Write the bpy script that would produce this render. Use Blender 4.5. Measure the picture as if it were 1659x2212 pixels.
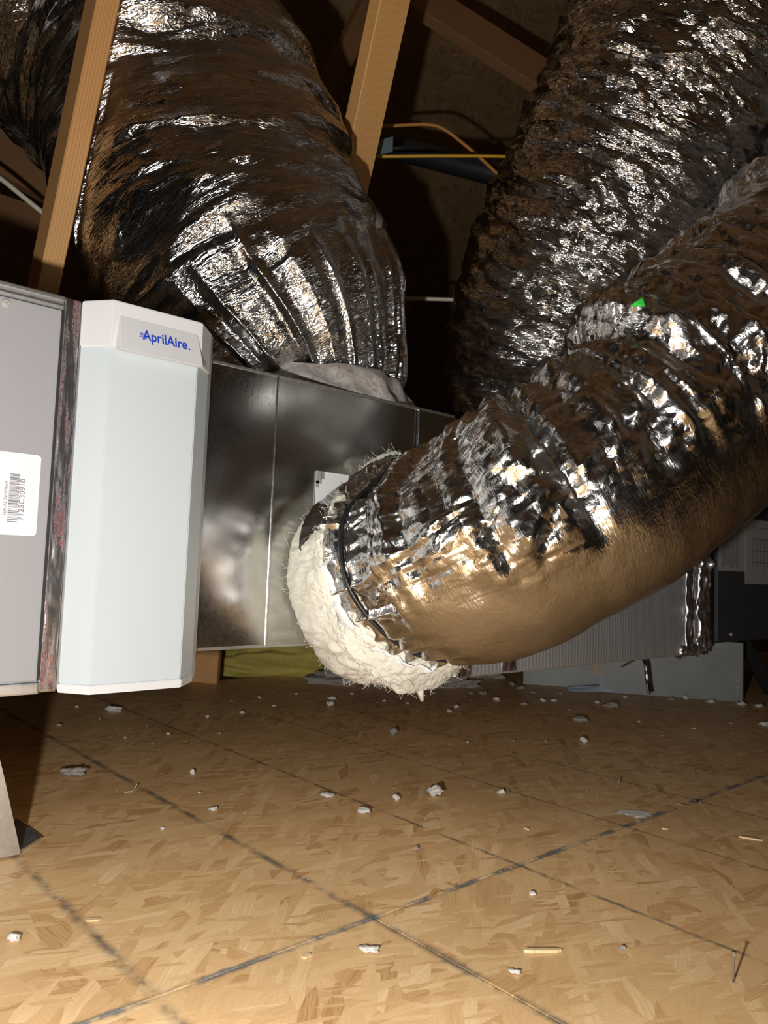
import bpy, bmesh, math, random
import numpy as np
from mathutils import Vector, Matrix
random.seed(7)
for o in list(bpy.data.objects): bpy.data.objects.remove(o)
S = bpy.context.scene
COL = S.collection

# ------------------------------------------------------------------ camera
H = 0.465                                   # lens height above the decking
FPX, CX, CY = 1660.0, 829.5, 1106.0
yaw, pitch, roll = math.radians(48.4), math.radians(4.0), math.radians(-2.2)
CAM = Vector((0, 0, H))
FW = Vector((math.cos(yaw)*math.cos(pitch), math.sin(yaw)*math.cos(pitch), math.sin(pitch)))
R0 = Vector((math.sin(yaw), -math.cos(yaw), 0)); U0 = R0.cross(FW)
RT = math.cos(roll)*R0 - math.sin(roll)*U0
UP = math.sin(roll)*R0 + math.cos(roll)*U0
cd = bpy.data.cameras.new('camera'); cam = bpy.data.objects.new('camera', cd); COL.objects.link(cam)
M3 = Matrix((RT, UP, -FW)).transposed()
cam.matrix_world = Matrix.Translation(CAM) @ M3.to_4x4()
cd.sensor_fit = 'VERTICAL'; cd.sensor_height = 36.0; cd.sensor_width = 27.0
cd.lens = FPX/2212*36.0
cd.clip_start = 0.02; cd.clip_end = 60
cd.dof.use_dof = True; cd.dof.focus_distance = 1.42; cd.dof.aperture_fstop = 7.5
S.camera = cam

# ------------------------------------------------------------------ light and exposure
w = bpy.data.worlds.new('attic_dark'); S.world = w; w.use_nodes = True
w.node_tree.nodes['Background'].inputs[0].default_value = (1.0, 0.9, 0.8, 1)
w.node_tree.nodes['Background'].inputs[1].default_value = 0.003
ld = bpy.data.lights.new('hand_torch', 'SPOT'); ld.spot_size = math.radians(174); ld.spot_blend = 0.3; ld.energy = 92; ld.color = (1.0, 0.985, 0.965)
ld.shadow_soft_size = 0.016
lo = bpy.data.objects.new('hand_torch', ld); COL.objects.link(lo)
lo.matrix_world = Matrix.Translation(CAM - R0*0.16 + Vector((0, 0, -0.115))) @ M3.to_4x4()
S.view_settings.view_transform = 'Standard'; S.view_settings.look = 'None'
S.view_settings.gamma = 1; S.view_settings.use_curve_mapping = False
S.view_settings.exposure = 0.0

# ------------------------------------------------------------------ helpers
def at(u, v, d):
    return CAM + (FW + RT*((u-CX)/FPX) - UP*((v-CY)/FPX))*d
def onY(u, v, Y):
    r = FW + RT*((u-CX)/FPX) - UP*((v-CY)/FPX); return CAM + r*(Y/r.y)
def onZ(u, v, Z=0.0):
    r = FW + RT*((u-CX)/FPX) - UP*((v-CY)/FPX); return CAM + r*((Z-H)/r.z)
def depth(P): return (Vector(P)-CAM).dot(FW)

def tag(o, label=None, cat=None, group=None, kind=None):
    if label: o['label'] = label
    if cat: o['category'] = cat
    if group: o['group'] = group
    if kind: o['kind'] = kind
    return o
def thing(name, loc, label, cat, group=None):
    o = bpy.data.objects.new(name, None); COL.objects.link(o); o.location = loc
    o.empty_display_size = 0.05
    return tag(o, label, cat, group)
def wloc(p):
    v = Vector((0, 0, 0))
    while p: v += Vector(p.location); p = p.parent
    return v
def link(name, me, mat, parent=None, smooth=False, origin=None):
    o = bpy.data.objects.new(name, me); COL.objects.link(o)
    if mat: me.materials.append(mat)
    if parent:
        o.parent = parent; off = wloc(parent)
    else:
        n = len(me.vertices); co = np.empty(n*3); me.vertices.foreach_get('co', co); co = co.reshape(-1, 3)
        off = Vector(origin) if origin is not None else Vector(((co[:,0].min()+co[:,0].max())/2, (co[:,1].min()+co[:,1].max())/2, co[:,2].min()))
        o.location = off
    me.transform(Matrix.Translation(-off))
    if smooth: me.shade_smooth()
    return o
def obj(name, bm, mat, parent=None, smooth=False, origin=None):
    me = bpy.data.meshes.new(name); bmesh.ops.recalc_face_normals(bm, faces=bm.faces)
    bm.to_mesh(me); bm.free()
    return link(name, me, mat, parent, smooth, origin)
def bx(bm, x0, x1, y0, y1, z0, z1, bev=0.0, seg=1):
    t = bmesh.new()
    vs = [t.verts.new(c) for c in ((x0,y0,z0),(x1,y0,z0),(x1,y1,z0),(x0,y1,z0),(x0,y0,z1),(x1,y0,z1),(x1,y1,z1),(x0,y1,z1))]
    for f in ((0,3,2,1),(4,5,6,7),(0,1,5,4),(1,2,6,5),(2,3,7,6),(3,0,4,7)): t.faces.new([vs[i] for i in f])
    if bev: bmesh.ops.bevel(t, geom=t.edges[:], offset=bev, segments=seg, affect='EDGES', profile=0.7)
    me = bpy.data.meshes.new('t'); t.to_mesh(me); t.free(); bm.from_mesh(me); bpy.data.meshes.remove(me)
def box(name, x0, x1, y0, y1, z0, z1, mat, parent=None, bev=0.0, seg=1):
    bm = bmesh.new(); bx(bm, x0, x1, y0, y1, z0, z1, bev, seg); return obj(name, bm, mat, parent)
def prism(name, poly, axis, a, b, mat, parent=None, bev=0.0):
    """poly: list of 2D points; axis 'z': (x,y) extruded z a..b ; 'y': (x,z) extruded y a..b"""
    bm = bmesh.new()
    f3 = (lambda p, t: (p[0], p[1], t)) if axis == 'z' else (lambda p, t: (p[0], t, p[1]))
    A = [bm.verts.new(f3(p, a)) for p in poly]; B = [bm.verts.new(f3(p, b)) for p in poly]
    bm.faces.new(A); bm.faces.new(B[::-1]); n = len(poly)
    for i in range(n): bm.faces.new((A[i], B[i], B[(i+1)%n], A[(i+1)%n]))
    bmesh.ops.recalc_face_normals(bm, faces=bm.faces)
    if bev: bmesh.ops.bevel(bm, geom=bm.edges[:], offset=bev, segments=2, affect='EDGES')
    return obj(name, bm, mat, parent)
def bar(name, p0, p1, side, wid, thk, mat, parent=None, bev=0.002, label=None):
    """timber from p0 to p1; 'side' is the direction of its width; local Z runs along it (grain)"""
    p0, p1 = Vector(p0), Vector(p1); z = (p1-p0).normalized(); L = (p1-p0).length
    x = (Vector(side) - z*Vector(side).dot(z)).normalized(); y = z.cross(x)
    bm = bmesh.new(); bx(bm, -wid/2, wid/2, -thk/2, thk/2, 0, L, bev)
    me = bpy.data.meshes.new(name); bm.to_mesh(me); bm.free(); me.materials.append(mat)
    o = bpy.data.objects.new(name, me); COL.objects.link(o)
    m = Matrix((x, y, z)).transposed().to_4x4(); m.translation = p0
    if parent: o.parent = parent; m.translation = p0 - wloc(parent)
    o.matrix_basis = m
    return o
def spline(pts, n):
    P = np.array([list(p) for p in pts], float); m = len(P)
    P = np.vstack([2*P[0]-P[1], P, 2*P[-1]-P[-2]]); out = []
    tt = np.linspace(0, m-1-1e-9, n)
    for t in tt:
        i = int(t); f = t-i; a, b, c, d = P[i], P[i+1], P[i+2], P[i+3]
        out.append(0.5*((2*b)+(-a+c)*f+(2*a-5*b+4*c-d)*f*f+(-a+3*b-3*c+d)*f**3))
    return np.array(out)
def resample(P, n):
    d = np.r_[0, np.cumsum(np.linalg.norm(np.diff(P[:, :3], axis=0), axis=1))]
    s = np.linspace(0, d[-1], n)
    return np.stack([np.interp(s, d, P[:, k]) for k in range(P.shape[1])], 1), s
def frames(C, ref):
    T = np.gradient(C, axis=0); T /= np.linalg.norm(T, axis=1)[:, None]
    N = np.zeros_like(C); n = np.array(ref, float)
    for i in range(len(C)):
        n = n - T[i]*n.dot(T[i]); n /= np.linalg.norm(n); N[i] = n
    return T, N, np.cross(T, N)
def grid_mesh(name, V, closed, uv=None):
    ns, nt = V.shape[:2]
    me = bpy.data.meshes.new(name)
    me.vertices.add(ns*nt); me.vertices.foreach_set('co', V.reshape(-1).astype(np.float32))
    j = np.arange(nt if closed else nt-1); i = np.arange(ns-1)
    I, J = np.meshgrid(i, j, indexing='ij'); J2 = (J+1) % nt
    q = np.stack([I*nt+J, I*nt+J2, (I+1)*nt+J2, (I+1)*nt+J], -1).reshape(-1, 4)
    nf = len(q)
    me.loops.add(nf*4); me.loops.foreach_set('vertex_index', q.reshape(-1).astype(np.int32))
    me.polygons.add(nf); me.polygons.foreach_set('loop_start', np.arange(nf, dtype=np.int32)*4)
    if uv is not None:
        U, W = uv     # U per row, W per column (len nt+1 when closed)
        W2 = np.r_[W, 0][J+1] if len(W) == nt else W[J+1]
        a = np.stack([U[I], W[J]], -1); b = np.stack([U[I], W2], -1); c = np.stack([U[I+1], W2], -1); d = np.stack([U[I+1], W[J]], -1)
        l = me.uv_layers.new(name='UVMap'); l.data.foreach_set('uv', np.stack([a, b, c, d], 2).reshape(-1).astype(np.float32))
    me.update(calc_edges=True); me.validate()
    return me
RNG = np.random.default_rng(11)
def fn(ns, nt, ls, lt, seed, shear=0.0):
    """smooth periodic noise, correlation lengths ls, lt in samples"""
    r = np.random.default_rng(seed).standard_normal((ns, nt))
    ks = np.fft.fftfreq(ns)[:, None]; kt = np.fft.fftfreq(nt)[None, :]
    ks2 = ks + shear*kt
    g = np.exp(-2*((math.pi*ks2*ls)**2+(math.pi*kt*lt)**2)/2)
    h = np.fft.ifft2(np.fft.fft2(r)*g).real
    return h/h.std()
def fac(ns, nt, ls, lt, seed, shear=0.0, warp=0.6):
    """creased sheet: flat facets between random heights on a warped lattice, cell ls x lt samples, periodic around"""
    rg = np.random.default_rng(seed); ni = max(2, int(round(ns/ls))); nj = max(2, int(round(nt/lt)))
    g = rg.standard_normal((ni+1, nj)); g[ni] = g[0]
    I, J = np.meshgrid(np.arange(ns), np.arange(nt), indexing='ij')
    a = I/ns*ni + warp*fn(ns, nt, ls*0.9, lt*0.9, seed+100) + shear*np.sin(2*math.pi*J/nt)*ni*0.05
    b = J/nt*nj + warp*fn(ns, nt, ls*0.9, lt*0.9, seed+200) + shear*I/ns*nj*0.5
    i0 = np.floor(a).astype(int); j0 = np.floor(b).astype(int); f = a-i0; h = b-j0
    i0 %= ni; i1 = i0+1; j0 %= nj; j1 = (j0+1) % nj
    A, B, C_, D = g[i0, j0], g[i1, j0], g[i0, j1], g[i1, j1]
    return np.where(f+h < 1, A+(B-A)*f+(C_-A)*h, D+(C_-D)*(1-f)+(B-D)*(1-h))
def tube_curve(name, pts, rad, mat, parent=None, n=8, label=None, cat=None, seg=40):
    C, s = resample(spline(pts, 200), seg); T, N, B = frames(C, (0.13, 0.2, 1))
    th = np.linspace(0, 2*math.pi, n, endpoint=False)
    V = C[:, None, :] + rad*(np.cos(th)[None, :, None]*N[:, None, :] + np.sin(th)[None, :, None]*B[:, None, :])
    me = grid_mesh(name, V, True, (s, th))
    bm = bmesh.new(); bm.from_mesh(me); bmesh.ops.holes_fill(bm, edges=[e for e in bm.edges if e.is_boundary]); bm.to_mesh(me); bm.free()
    o = link(name, me, mat, parent, True)
    if label: tag(o, label, cat)
    return o

# ------------------------------------------------------------------ materials
class NT:
    def __init__(s, name):
        s.m = bpy.data.materials.new(name); s.m.use_nodes = True; s.t = s.m.node_tree
        s.b = s.t.nodes['Principled BSDF']
    def n(s, typ, **k):
        x = s.t.nodes.new(typ)
        for a, v in k.items():
            if a.startswith('i_'):
                key = a[2:].replace('_', ' ')
                x.inputs[key].default_value = v
            else: setattr(x, a, v)
        return x
    def l(s, a, b): s.t.links.new(a, b)
    def val(s, sock, v):
        if hasattr(v, 'is_output') or hasattr(v, 'links'): s.l(v, sock)
        else: sock.default_value = v
    def math(s, op, a, b=0.0, c=None, clamp=False):
        x = s.n('ShaderNodeMath', operation=op, use_clamp=clamp); s.val(x.inputs[0], a); s.val(x.inputs[1], b)
        if c is not None: s.val(x.inputs[2], c)
        return x.outputs[0]
    def mix(s, f, a, b, blend='MIX'):
        x = s.n('ShaderNodeMix', data_type='RGBA', blend_type=blend); s.val(x.inputs[0], f)
        for sock, v in ((x.inputs[6], a), (x.inputs[7], b)):
            if isinstance(v, tuple): sock.default_value = (*v, 1) if len(v) == 3 else v
            else: s.l(v, sock)
        return x.outputs[2]
    def ramp(s, f, stops, interp='LINEAR'):
        x = s.n('ShaderNodeValToRGB'); r = x.color_ramp; r.interpolation = interp
        while len(r.elements) > 1: r.elements.remove(r.elements[-1])
        for i, (p, c) in enumerate(stops):
            e = r.elements[0] if i == 0 else r.elements.new(p)
            e.position = p; e.color = (*c, 1) if isinstance(c, tuple) else (c, c, c, 1)
        s.l(f, x.inputs[0]); return x.outputs[0]
    def mapping(s, vec, scale=(1,1,1), rot=(0,0,0), loc=(0,0,0)):
        x = s.n('ShaderNodeMapping'); s.l(vec, x.inputs[0])
        x.inputs['Scale'].default_value = scale; x.inputs['Rotation'].default_value = rot; x.inputs['Location'].default_value = loc
        return x.outputs[0]
    def noise(s, vec, scale=5, detail=3, rough=0.5, dist=0.0, dim='3D'):
        x = s.n('ShaderNodeTexNoise', noise_dimensions=dim); s.l(vec, x.inputs['Vector'])
        x.inputs['Scale'].default_value = scale; x.inputs['Detail'].default_value = detail
        x.inputs['Roughness'].default_value = rough; x.inputs['Distortion'].default_value = dist
        return x.outputs['Fac']
    def vor(s, vec, scale=5, feature='F1', dim='3D', rnd=1.0):
        x = s.n('ShaderNodeTexVoronoi', feature=feature, voronoi_dimensions=dim); s.l(vec, x.inputs['Vector'])
        x.inputs['Scale'].default_value = scale; x.inputs['Randomness'].default_value = rnd
        return x
    def bump(s, h, strength=0.5, dist=0.01, prev=None):
        x = s.n('ShaderNodeBump'); s.l(h, x.inputs['Height']); x.inputs['Strength'].default_value = strength
        x.inputs['Distance'].default_value = dist
        if prev: s.l(prev, x.inputs['Normal'])
        return x.outputs[0]
    def set(s, **k):
        for a, v in k.items():
            sock = s.b.inputs[a.replace('_', ' ')]
            if isinstance(v, tuple): sock.default_value = (*v, 1) if len(v) == 3 else v
            else: s.val(sock, v)
        return s
def plain(name, col, rough=0.5, metal=0.0, bump=0.0, bscale=80, var=0.0):
    n = NT(name); tc = n.n('ShaderNodeTexCoord')
    n.set(Roughness=rough, Metallic=metal)
    f = n.noise(tc.outputs['Object'], bscale*0.15, 4)
    if var: n.set(Base_Color=n.mix(n.ramp(f, [(0.35, 0.0), (0.65, 1.0)]), tuple(c*(1-var) for c in col), col))
    else: n.set(Base_Color=col)
    if bump: n.set(Normal=n.bump(n.noise(tc.outputs['Object'], bscale, 3), bump, 0.002))
    return n.m

def foil_mat(name, streak=0.5, crumple=0.4, grid=0.0, rough=0.16, base=(0.64, 0.63, 0.62), facets=()):
    n = NT(name); uv = n.n('ShaderNodeUVMap').outputs[0]
    def streaks(sx, sy, rot, det=3):
        return n.noise(n.mapping(uv, (sx, sy, 1), (0, 0, rot)), 1.0, det, 0.6, 0.3, '2D')
    def crease(x, wdt):   # thin ridge where the noise crosses its middle
        return n.math('SUBTRACT', 1.0, n.math('DIVIDE', n.math('ABSOLUTE', n.math('SUBTRACT', x, 0.5)), wdt), None, True)
    s1 = crease(streaks(75, 13, 0.10), 0.07); s2 = crease(streaks(130, 22, -0.18), 0.08); s3 = streaks(260, 40, 0.05, 2)
    h = n.math('ADD', n.math('MULTIPLY', s1, 1.0), n.math('ADD', n.math('MULTIPLY', s2, 0.6), n.math('MULTIPLY', s3, 0.35)))
    nrm = n.bump(h, streak, 0.004)
    warp = n.mapping(uv, (1, 0.6, 1))
    nz = n.n('ShaderNodeTexNoise', noise_dimensions='2D'); n.l(warp, nz.inputs['Vector']); nz.inputs['Scale'].default_value = 22
    add = n.n('ShaderNodeVectorMath', operation='MULTIPLY_ADD'); n.l(nz.outputs['Color'], add.inputs[0]); add.inputs[1].default_value = (0.03, 0.03, 0); n.l(warp, add.inputs[2])
    v1 = n.vor(add.outputs[0], 45, 'DISTANCE_TO_EDGE', '2D').outputs['Distance']
    v2 = n.vor(add.outputs[0], 110, 'DISTANCE_TO_EDGE', '2D').outputs['Distance']
    hc = n.math('ADD', n.math('MULTIPLY', v1, 1.0), n.math('MULTIPLY', v2, 0.5))
    nrm = n.bump(hc, crumple, 0.006, nrm)
    if grid:
        sep = n.n('ShaderNodeSeparateXYZ'); n.l(uv, sep.inputs[0]); g = None
        wob = n.math('MULTIPLY', n.noise(uv, 9, 2, 0.5, 0, '2D'), 0.012)
        for ax in (0, 1):
            f = n.math('FRACT', n.math('DIVIDE', n.math('ADD', sep.outputs[ax], wob), 0.0135))
            d = n.math('SUBTRACT', 1.0, n.math('MULTIPLY', n.math('ABSOLUTE', n.math('SUBTRACT', f, 0.5)), 14.0), None, True)
            g = d if g is None else n.math('MAXIMUM', g, d)
        g = n.math('MULTIPLY', g, n.ramp(n.noise(uv, 6, 3, 0.6, 0, '2D'), [(0.42, 0.0), (0.6, 1.0)]))
        nrm = n.bump(g, grid, 0.0012, nrm)
    # film creased into small flat facets, each tilted its own way
    at_ = n.n('ShaderNodeAttribute', attribute_name='crease').outputs['Fac']
    for i, (fx, fy, rot, k) in enumerate(facets):
        w2 = n.n('ShaderNodeTexNoise', noise_dimensions='2D'); n.l(uv, w2.inputs['Vector']); w2.inputs['Scale'].default_value = fx*0.4; w2.inputs['Detail'].default_value = 2
        ma = n.n('ShaderNodeVectorMath', operation='MULTIPLY_ADD'); n.l(w2.outputs['Color'], ma.inputs[0]); ma.inputs[1].default_value = (0.9/fx, 1.6/fx, 0); n.l(uv, ma.inputs[2])
        r2 = n.n('ShaderNodeVectorRotate', rotation_type='Z_AXIS'); n.l(ma.outputs[0], r2.inputs['Vector']); r2.inputs['Angle'].default_value = rot
        vc = n.vor(n.mapping(r2.outputs[0], (fx, fy, 0), (0, 0, 0), (i*7.3, i*2.1, 0)), 1.0, 'F1', '2D')
        sb = n.n('ShaderNodeVectorMath', operation='SUBTRACT'); n.l(vc.outputs['Color'], sb.inputs[0]); sb.inputs[1].default_value = (0.5, 0.5, 0.5)
        sc_ = n.n('ShaderNodeVectorMath', operation='SCALE'); n.l(sb.outputs[0], sc_.inputs[0]); n.l(n.math('MULTIPLY', at_, k), sc_.inputs['Scale'])
        ad = n.n('ShaderNodeVectorMath', operation='ADD'); n.l(nrm, ad.inputs[0]); n.l(sc_.outputs[0], ad.inputs[1])
        nm = n.n('ShaderNodeVectorMath', operation='NORMALIZE'); n.l(ad.outputs[0], nm.inputs[0]); nrm = nm.outputs[0]
    rg = n.math('ADD', n.math('MULTIPLY', n.noise(uv, 12, 4, 0.6, 0, '2D'), 0.14), rough-0.07)
    n.set(Base_Color=base, Metallic=1.0, Roughness=rg, Normal=nrm)
    return n.m
M = {}
M['foil_a'] = foil_mat('foil_film', 0.30, 0.12, 0.0, 0.18, facets=((24, 4.5, 0.3, 0.32), (70, 13, -0.12, 0.26), (190, 45, 0.1, 0.14)))
M['foil_b'] = foil_mat('foil_film_crinkled', 0.35, 0.12, 0.0, 0.16, facets=((34, 9, 0.2, 0.34), (80, 22, -0.2, 0.34), (180, 70, 0.1, 0.22)))
M['foil_c'] = foil_mat('foil_scrim', 0.10, 0.10, 0.16, 0.21, (0.72, 0.70, 0.67), ((34, 6, 0.15, 0.34), (60, 28, -0.3, 0.36), (140, 90, 0.2, 0.28)))
M['foil_flat'] = foil_mat('foil_loose', 0.2, 0.3, 0.2, 0.16)

def galv(name, base=(0.60, 0.60, 0.59), rough=0.24):
    n = NT(name); oc = n.n('ShaderNodeTexCoord').outputs['Object']
    sp = n.vor(n.mapping(oc, (1, 1, 1)), 160).outputs['Color']
    sx = n.n('ShaderNodeSeparateColor'); n.l(sp, sx.inputs[0])
    big = n.noise(oc, 4, 4, 0.6)
    c = n.mix(n.math('MULTIPLY', sx.outputs[0], 0.12), base, tuple(b*0.75 for b in base))
    r = n.math('ADD', n.math('MULTIPLY', big, 0.10), n.math('ADD', n.math('MULTIPLY', sx.outputs[1], 0.04), rough-0.07))
    scr = n.noise(n.mapping(oc, (180, 180, 3), (0, 0.1, 0)), 1, 2)
    nb = n.bump(n.noise(oc, 5, 1), 0.10, 0.02)
    nb = n.bump(scr, 0.06, 0.001, nb)
    nb = n.bump(sx.outputs[2], 0.10, 0.0006, nb)
    n.set(Base_Color=c, Metallic=1.0, Roughness=r, Normal=nb); return n.m
M['galv'] = galv('galvanized_steel', (0.60, 0.60, 0.59), 0.19)
M['galv_dull'] = galv('galvanized_dull', (0.66, 0.66, 0.65), 0.42)
M['grey_paint'] = plain('grey_paint', (0.295, 0.293, 0.305), 0.42, 0, 0.05, 900, 0.03)
M['white_plastic'] = plain('white_plastic', (0.62, 0.625, 0.63), 0.38)
M['cool_plastic'] = plain('cool_white_plastic', (0.50, 0.555, 0.58), 0.36, 0, 0.12, 1400)
M['badge_plastic'] = plain('badge_plastic', (0.57, 0.58, 0.59), 0.42)
M['paper'] = plain('white_paper', (0.70, 0.70, 0.69), 0.6)
M['grey_paper'] = plain('grey_paper', (0.42, 0.42, 0.42), 0.7)
M['blue_ink'] = plain('blue_ink', (0.02, 0.06, 0.50), 0.5)
M['grey_ink'] = plain('grey_ink', (0.16, 0.16, 0.20), 0.6)
M['red_ink'] = plain('red_ink', (0.42, 0.008, 0.03), 0.5)
M['dark_paint'] = plain('dark_grey_paint', (0.055, 0.057, 0.062), 0.5, 0, 0.1, 300)
M['black'] = plain('black_plastic', (0.012, 0.012, 0.013), 0.4)
M['black_pipe'] = plain('black_pipe', (0.02, 0.02, 0.022), 0.45)
M['gap'] = plain('dark_gap_fill', (0.015, 0.015, 0.016), 0.7)
M['screw'] = plain('zinc_screw', (0.60, 0.58, 0.54), 0.4, 0.5)
M['green'] = plain('green_print', (0.03, 0.50, 0.05), 0.5)
M['tan'] = plain('tan_paper', (0.45, 0.33, 0.20), 0.7)
M['yellow_cable'] = plain('yellow_cable', (0.75, 0.42, 0.03), 0.45)
M['orange_cable'] = plain('orange_cable', (0.62, 0.27, 0.06), 0.5)
M['white_cable'] = plain('white_cable', (0.72, 0.66, 0.52), 0.5)
M['blue_film'] = plain('blue_plastic_film', (0.42, 0.50, 0.62), 0.3)
M['steel_blue'] = plain('blue_grey_steel', (0.16, 0.21, 0.24), 0.5, 0.3)

def wood_mat(name, light, dark, ring=150, axis=0):
    n = NT(name); oc = n.n('ShaderNodeTexCoord').outputs['Object']
    oi = n.n('ShaderNodeObjectInfo').outputs['Random']
    sep = n.n('ShaderNodeSeparateXYZ'); n.l(oc, sep.inputs[0])
    wob = n.noise(n.mapping(oc, (6, 6, 0.7)), 2.0, 3)
    ring_co = n.math('ADD', n.math('ADD', sep.outputs[0], n.math('MULTIPLY', sep.outputs[1], 0.8)), n.math('MULTIPLY', wob, 0.02))
    st = n.math('FRACT', n.math('MULTIPLY', ring_co, ring))
    st = n.ramp(st, [(0.0, 0.0), (0.55, 0.35), (0.82, 1.0), (1.0, 0.0)])
    fib = n.noise(n.mapping(oc, (700, 700, 12)), 1, 2)
    mot = n.noise(n.mapping(oc, (8, 8, 1.5)), 1.5, 4)
    f = n.math('ADD', n.math('MULTIPLY', st, 0.6), n.math('ADD', n.math('MULTIPLY', fib, 0.25), n.math('MULTIPLY', n.math('SUBTRACT', mot, 0.5), 0.7)), None, True)
    c = n.mix(f, light, dark)
    n.set(Base_Color=c, Roughness=0.6, Normal=n.bump(n.math('ADD', fib, st), 0.15, 0.001)); return n.m
M['wood'] = wood_mat('fir_timber', (0.62, 0.335, 0.12), (0.36, 0.15, 0.04))
M['wood_bright'] = wood_mat('brightened_fir_timber', (0.78, 0.44, 0.16), (0.50, 0.22, 0.06))  # same fir, colour lightened to make up for torchlight lost with distance
M['wood_pale'] = wood_mat('weathered_timber', (0.46, 0.34, 0.18), (0.28, 0.19, 0.09))
M['wood_dark'] = wood_mat('dark_timber', (0.34, 0.18, 0.08), (0.22, 0.10, 0.04), 110)  # timber grain in a darker brown
M['chip'] = wood_mat('wood_chip', (0.66, 0.50, 0.28), (0.50, 0.32, 0.14), 300)

def osb_mat(name, tint=1.0, lines=False):
    n = NT(name); pos = n.n('ShaderNodeNewGeometry').outputs['Position']
    oi = n.n('ShaderNodeObjectInfo').outputs['Random']
    cmb = n.n('ShaderNodeCombineXYZ'); n.l(n.math('MULTIPLY', oi, 37.0), cmb.inputs[0]); n.l(n.math('MULTIPLY', oi, 11.0), cmb.inputs[1])
    vm = n.n('ShaderNodeVectorMath', operation='ADD'); n.l(pos, vm.inputs[0]); n.l(cmb.outputs[0], vm.inputs[1])
    P = vm.outputs[0]
    # slight bending of the strands
    nz = n.n('ShaderNodeTexNoise', noise_dimensions='2D'); n.l(P, nz.inputs['Vector']); nz.inputs['Scale'].default_value = 9; nz.inputs['Detail'].default_value = 2
    wp = n.n('ShaderNodeVectorMath', operation='MULTIPLY_ADD'); n.l(nz.outputs['Color'], wp.inputs[0]); wp.inputs[1].default_value = (0.014, 0.014, 0); n.l(P, wp.inputs[2])
    W = wp.outputs[0]
    pal = [(0.0, (0.40, 0.225, 0.10)), (0.10, (0.52, 0.325, 0.16)), (0.4, (0.63, 0.425, 0.23)), (0.75, (0.70, 0.495, 0.285)), (1.0, (0.82, 0.64, 0.42))]
    col = None; hgt = None
    layers = [(0.15, 7, 26, 1.1), (0.8, 8, 30, 0.42), (-0.45, 6.5, 22, 0.40), (2.4, 9, 38, 0.34), (1.5, 8, 30, 0.20), (0.1, 11, 55, 0.42), (-0.8, 12, 60, 0.26), (0.45, 24, 160, 0.14)]
    for i, (rot, sx, sy, cov) in enumerate(layers):
        mp = n.mapping(W, (sx, sy, 0.0), (0, 0, 0), (i*3.7, i*1.3, 0))
        # rotate before scaling
        rt = n.n('ShaderNodeVectorRotate', rotation_type='Z_AXIS'); n.l(W, rt.inputs['Vector']); rt.inputs['Angle'].default_value = rot
        mp = n.mapping(rt.outputs[0], (sx, sy, 0.0), (0, 0, 0), (i*3.7, i*1.3, 0))
        v = n.vor(mp, 1.0, 'F1', '2D', 1.0)
        sc = n.n('ShaderNodeSeparateColor'); n.l(v.outputs['Color'], sc.inputs[0])
        grain = n.noise(n.mapping(rt.outputs[0], (14, 420, 0)), 1.0, 3, 0.6, 0, '2D')
        tone = n.math('ADD', n.math('MULTIPLY', n.math('POWER', sc.outputs[0], 0.75), 0.8), n.math('MULTIPLY', n.math('SUBTRACT', grain, 0.44), 0.8), None, True)
        c = n.ramp(tone, pal)
        if col is None: col, hgt = c, n.math('MULTIPLY', sc.outputs[1], 0.4)
        else:
            mk = n.math('LESS_THAN', sc.outputs[2], cov)
            col = n.mix(mk, col, c)
            hm = n.n('ShaderNodeMix', data_type='FLOAT'); n.l(mk, hm.inputs[0]); n.l(hgt, hm.inputs[2]); n.l(n.math('ADD', n.math('MULTIPLY', sc.outputs[1], 0.5), 0.15*i), hm.inputs[3])
            hgt = hm.outputs[0]
    mot = n.noise(P, 2.6, 4, 0.6)
    col = n.mix(n.ramp(mot, [(0.40, 0.0), (0.75, 0.4)]), col, (0.44, 0.27, 0.13), 'MIX')
    if lines: col = n.mix(1.0, col, (1.07, 1.0, 0.86), 'MULTIPLY')
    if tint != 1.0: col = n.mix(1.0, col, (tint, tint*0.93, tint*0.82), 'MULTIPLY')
    if lines:
        sep = n.n('ShaderNodeSeparateXYZ'); n.l(pos, sep.inputs[0])
        jit = n.math('MULTIPLY', n.math('SUBTRACT', n.noise(pos, 55, 4, 0.7, 0, '2D'), 0.5), 0.010)
        brk = n.ramp(n.noise(pos, 16, 4, 0.65, 0, '2D'), [(0.36, 0.15), (0.56, 1.0)])
        tot = None
        for ax, c0, wd, st in ((0, 0.398, 0.011, 0.55), (0, 0.703, 0.0105, 0.65), (0, 1.008, 0.0055, 0.75), (0, 1.322, 0.005, 0.5), (0, 1.60, 0.005, 0.55)):
            d = n.math('ABSOLUTE', n.math('ADD', n.math('SUBTRACT', sep.outputs[ax], c0), jit))
            k = n.math('MULTIPLY', n.math('SUBTRACT', 1.0, n.math('SMOOTH_MIN', n.math('DIVIDE', d, wd), 1.0, 0.3), None, True), st*2.0, None, True)
            tot = k if tot is None else n.math('MAXIMUM', tot, k)
        tot = n.math('MULTIPLY', tot, brk)
        col = n.mix(n.math('MULTIPLY', tot, 0.78), col, (0.085, 0.085, 0.07))
        d = n.math('ABSOLUTE', n.math('ADD', n.math('SUBTRACT', sep.outputs[1], 0.782), jit))
        k = n.math('MULTIPLY', n.math('SUBTRACT', 1.0, n.math('DIVIDE', d, 0.0085), None, True), 1.6, None, True)
        k = n.math('MULTIPLY', k, brk)
        col = n.mix(n.math('MULTIPLY', k, 0.85), col, (0.07, 0.10, 0.115))
    nb = n.bump(hgt, 0.4, 0.0014)
    nb = n.bump(n.noise(P, 260, 3, 0.6, 0, '2D'), 0.25, 0.001, nb)
    n.set(Base_Color=col, Roughness=0.48, Normal=nb); n.b.inputs['Specular IOR Level'].default_value = 0.35
    return n.m
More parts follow.
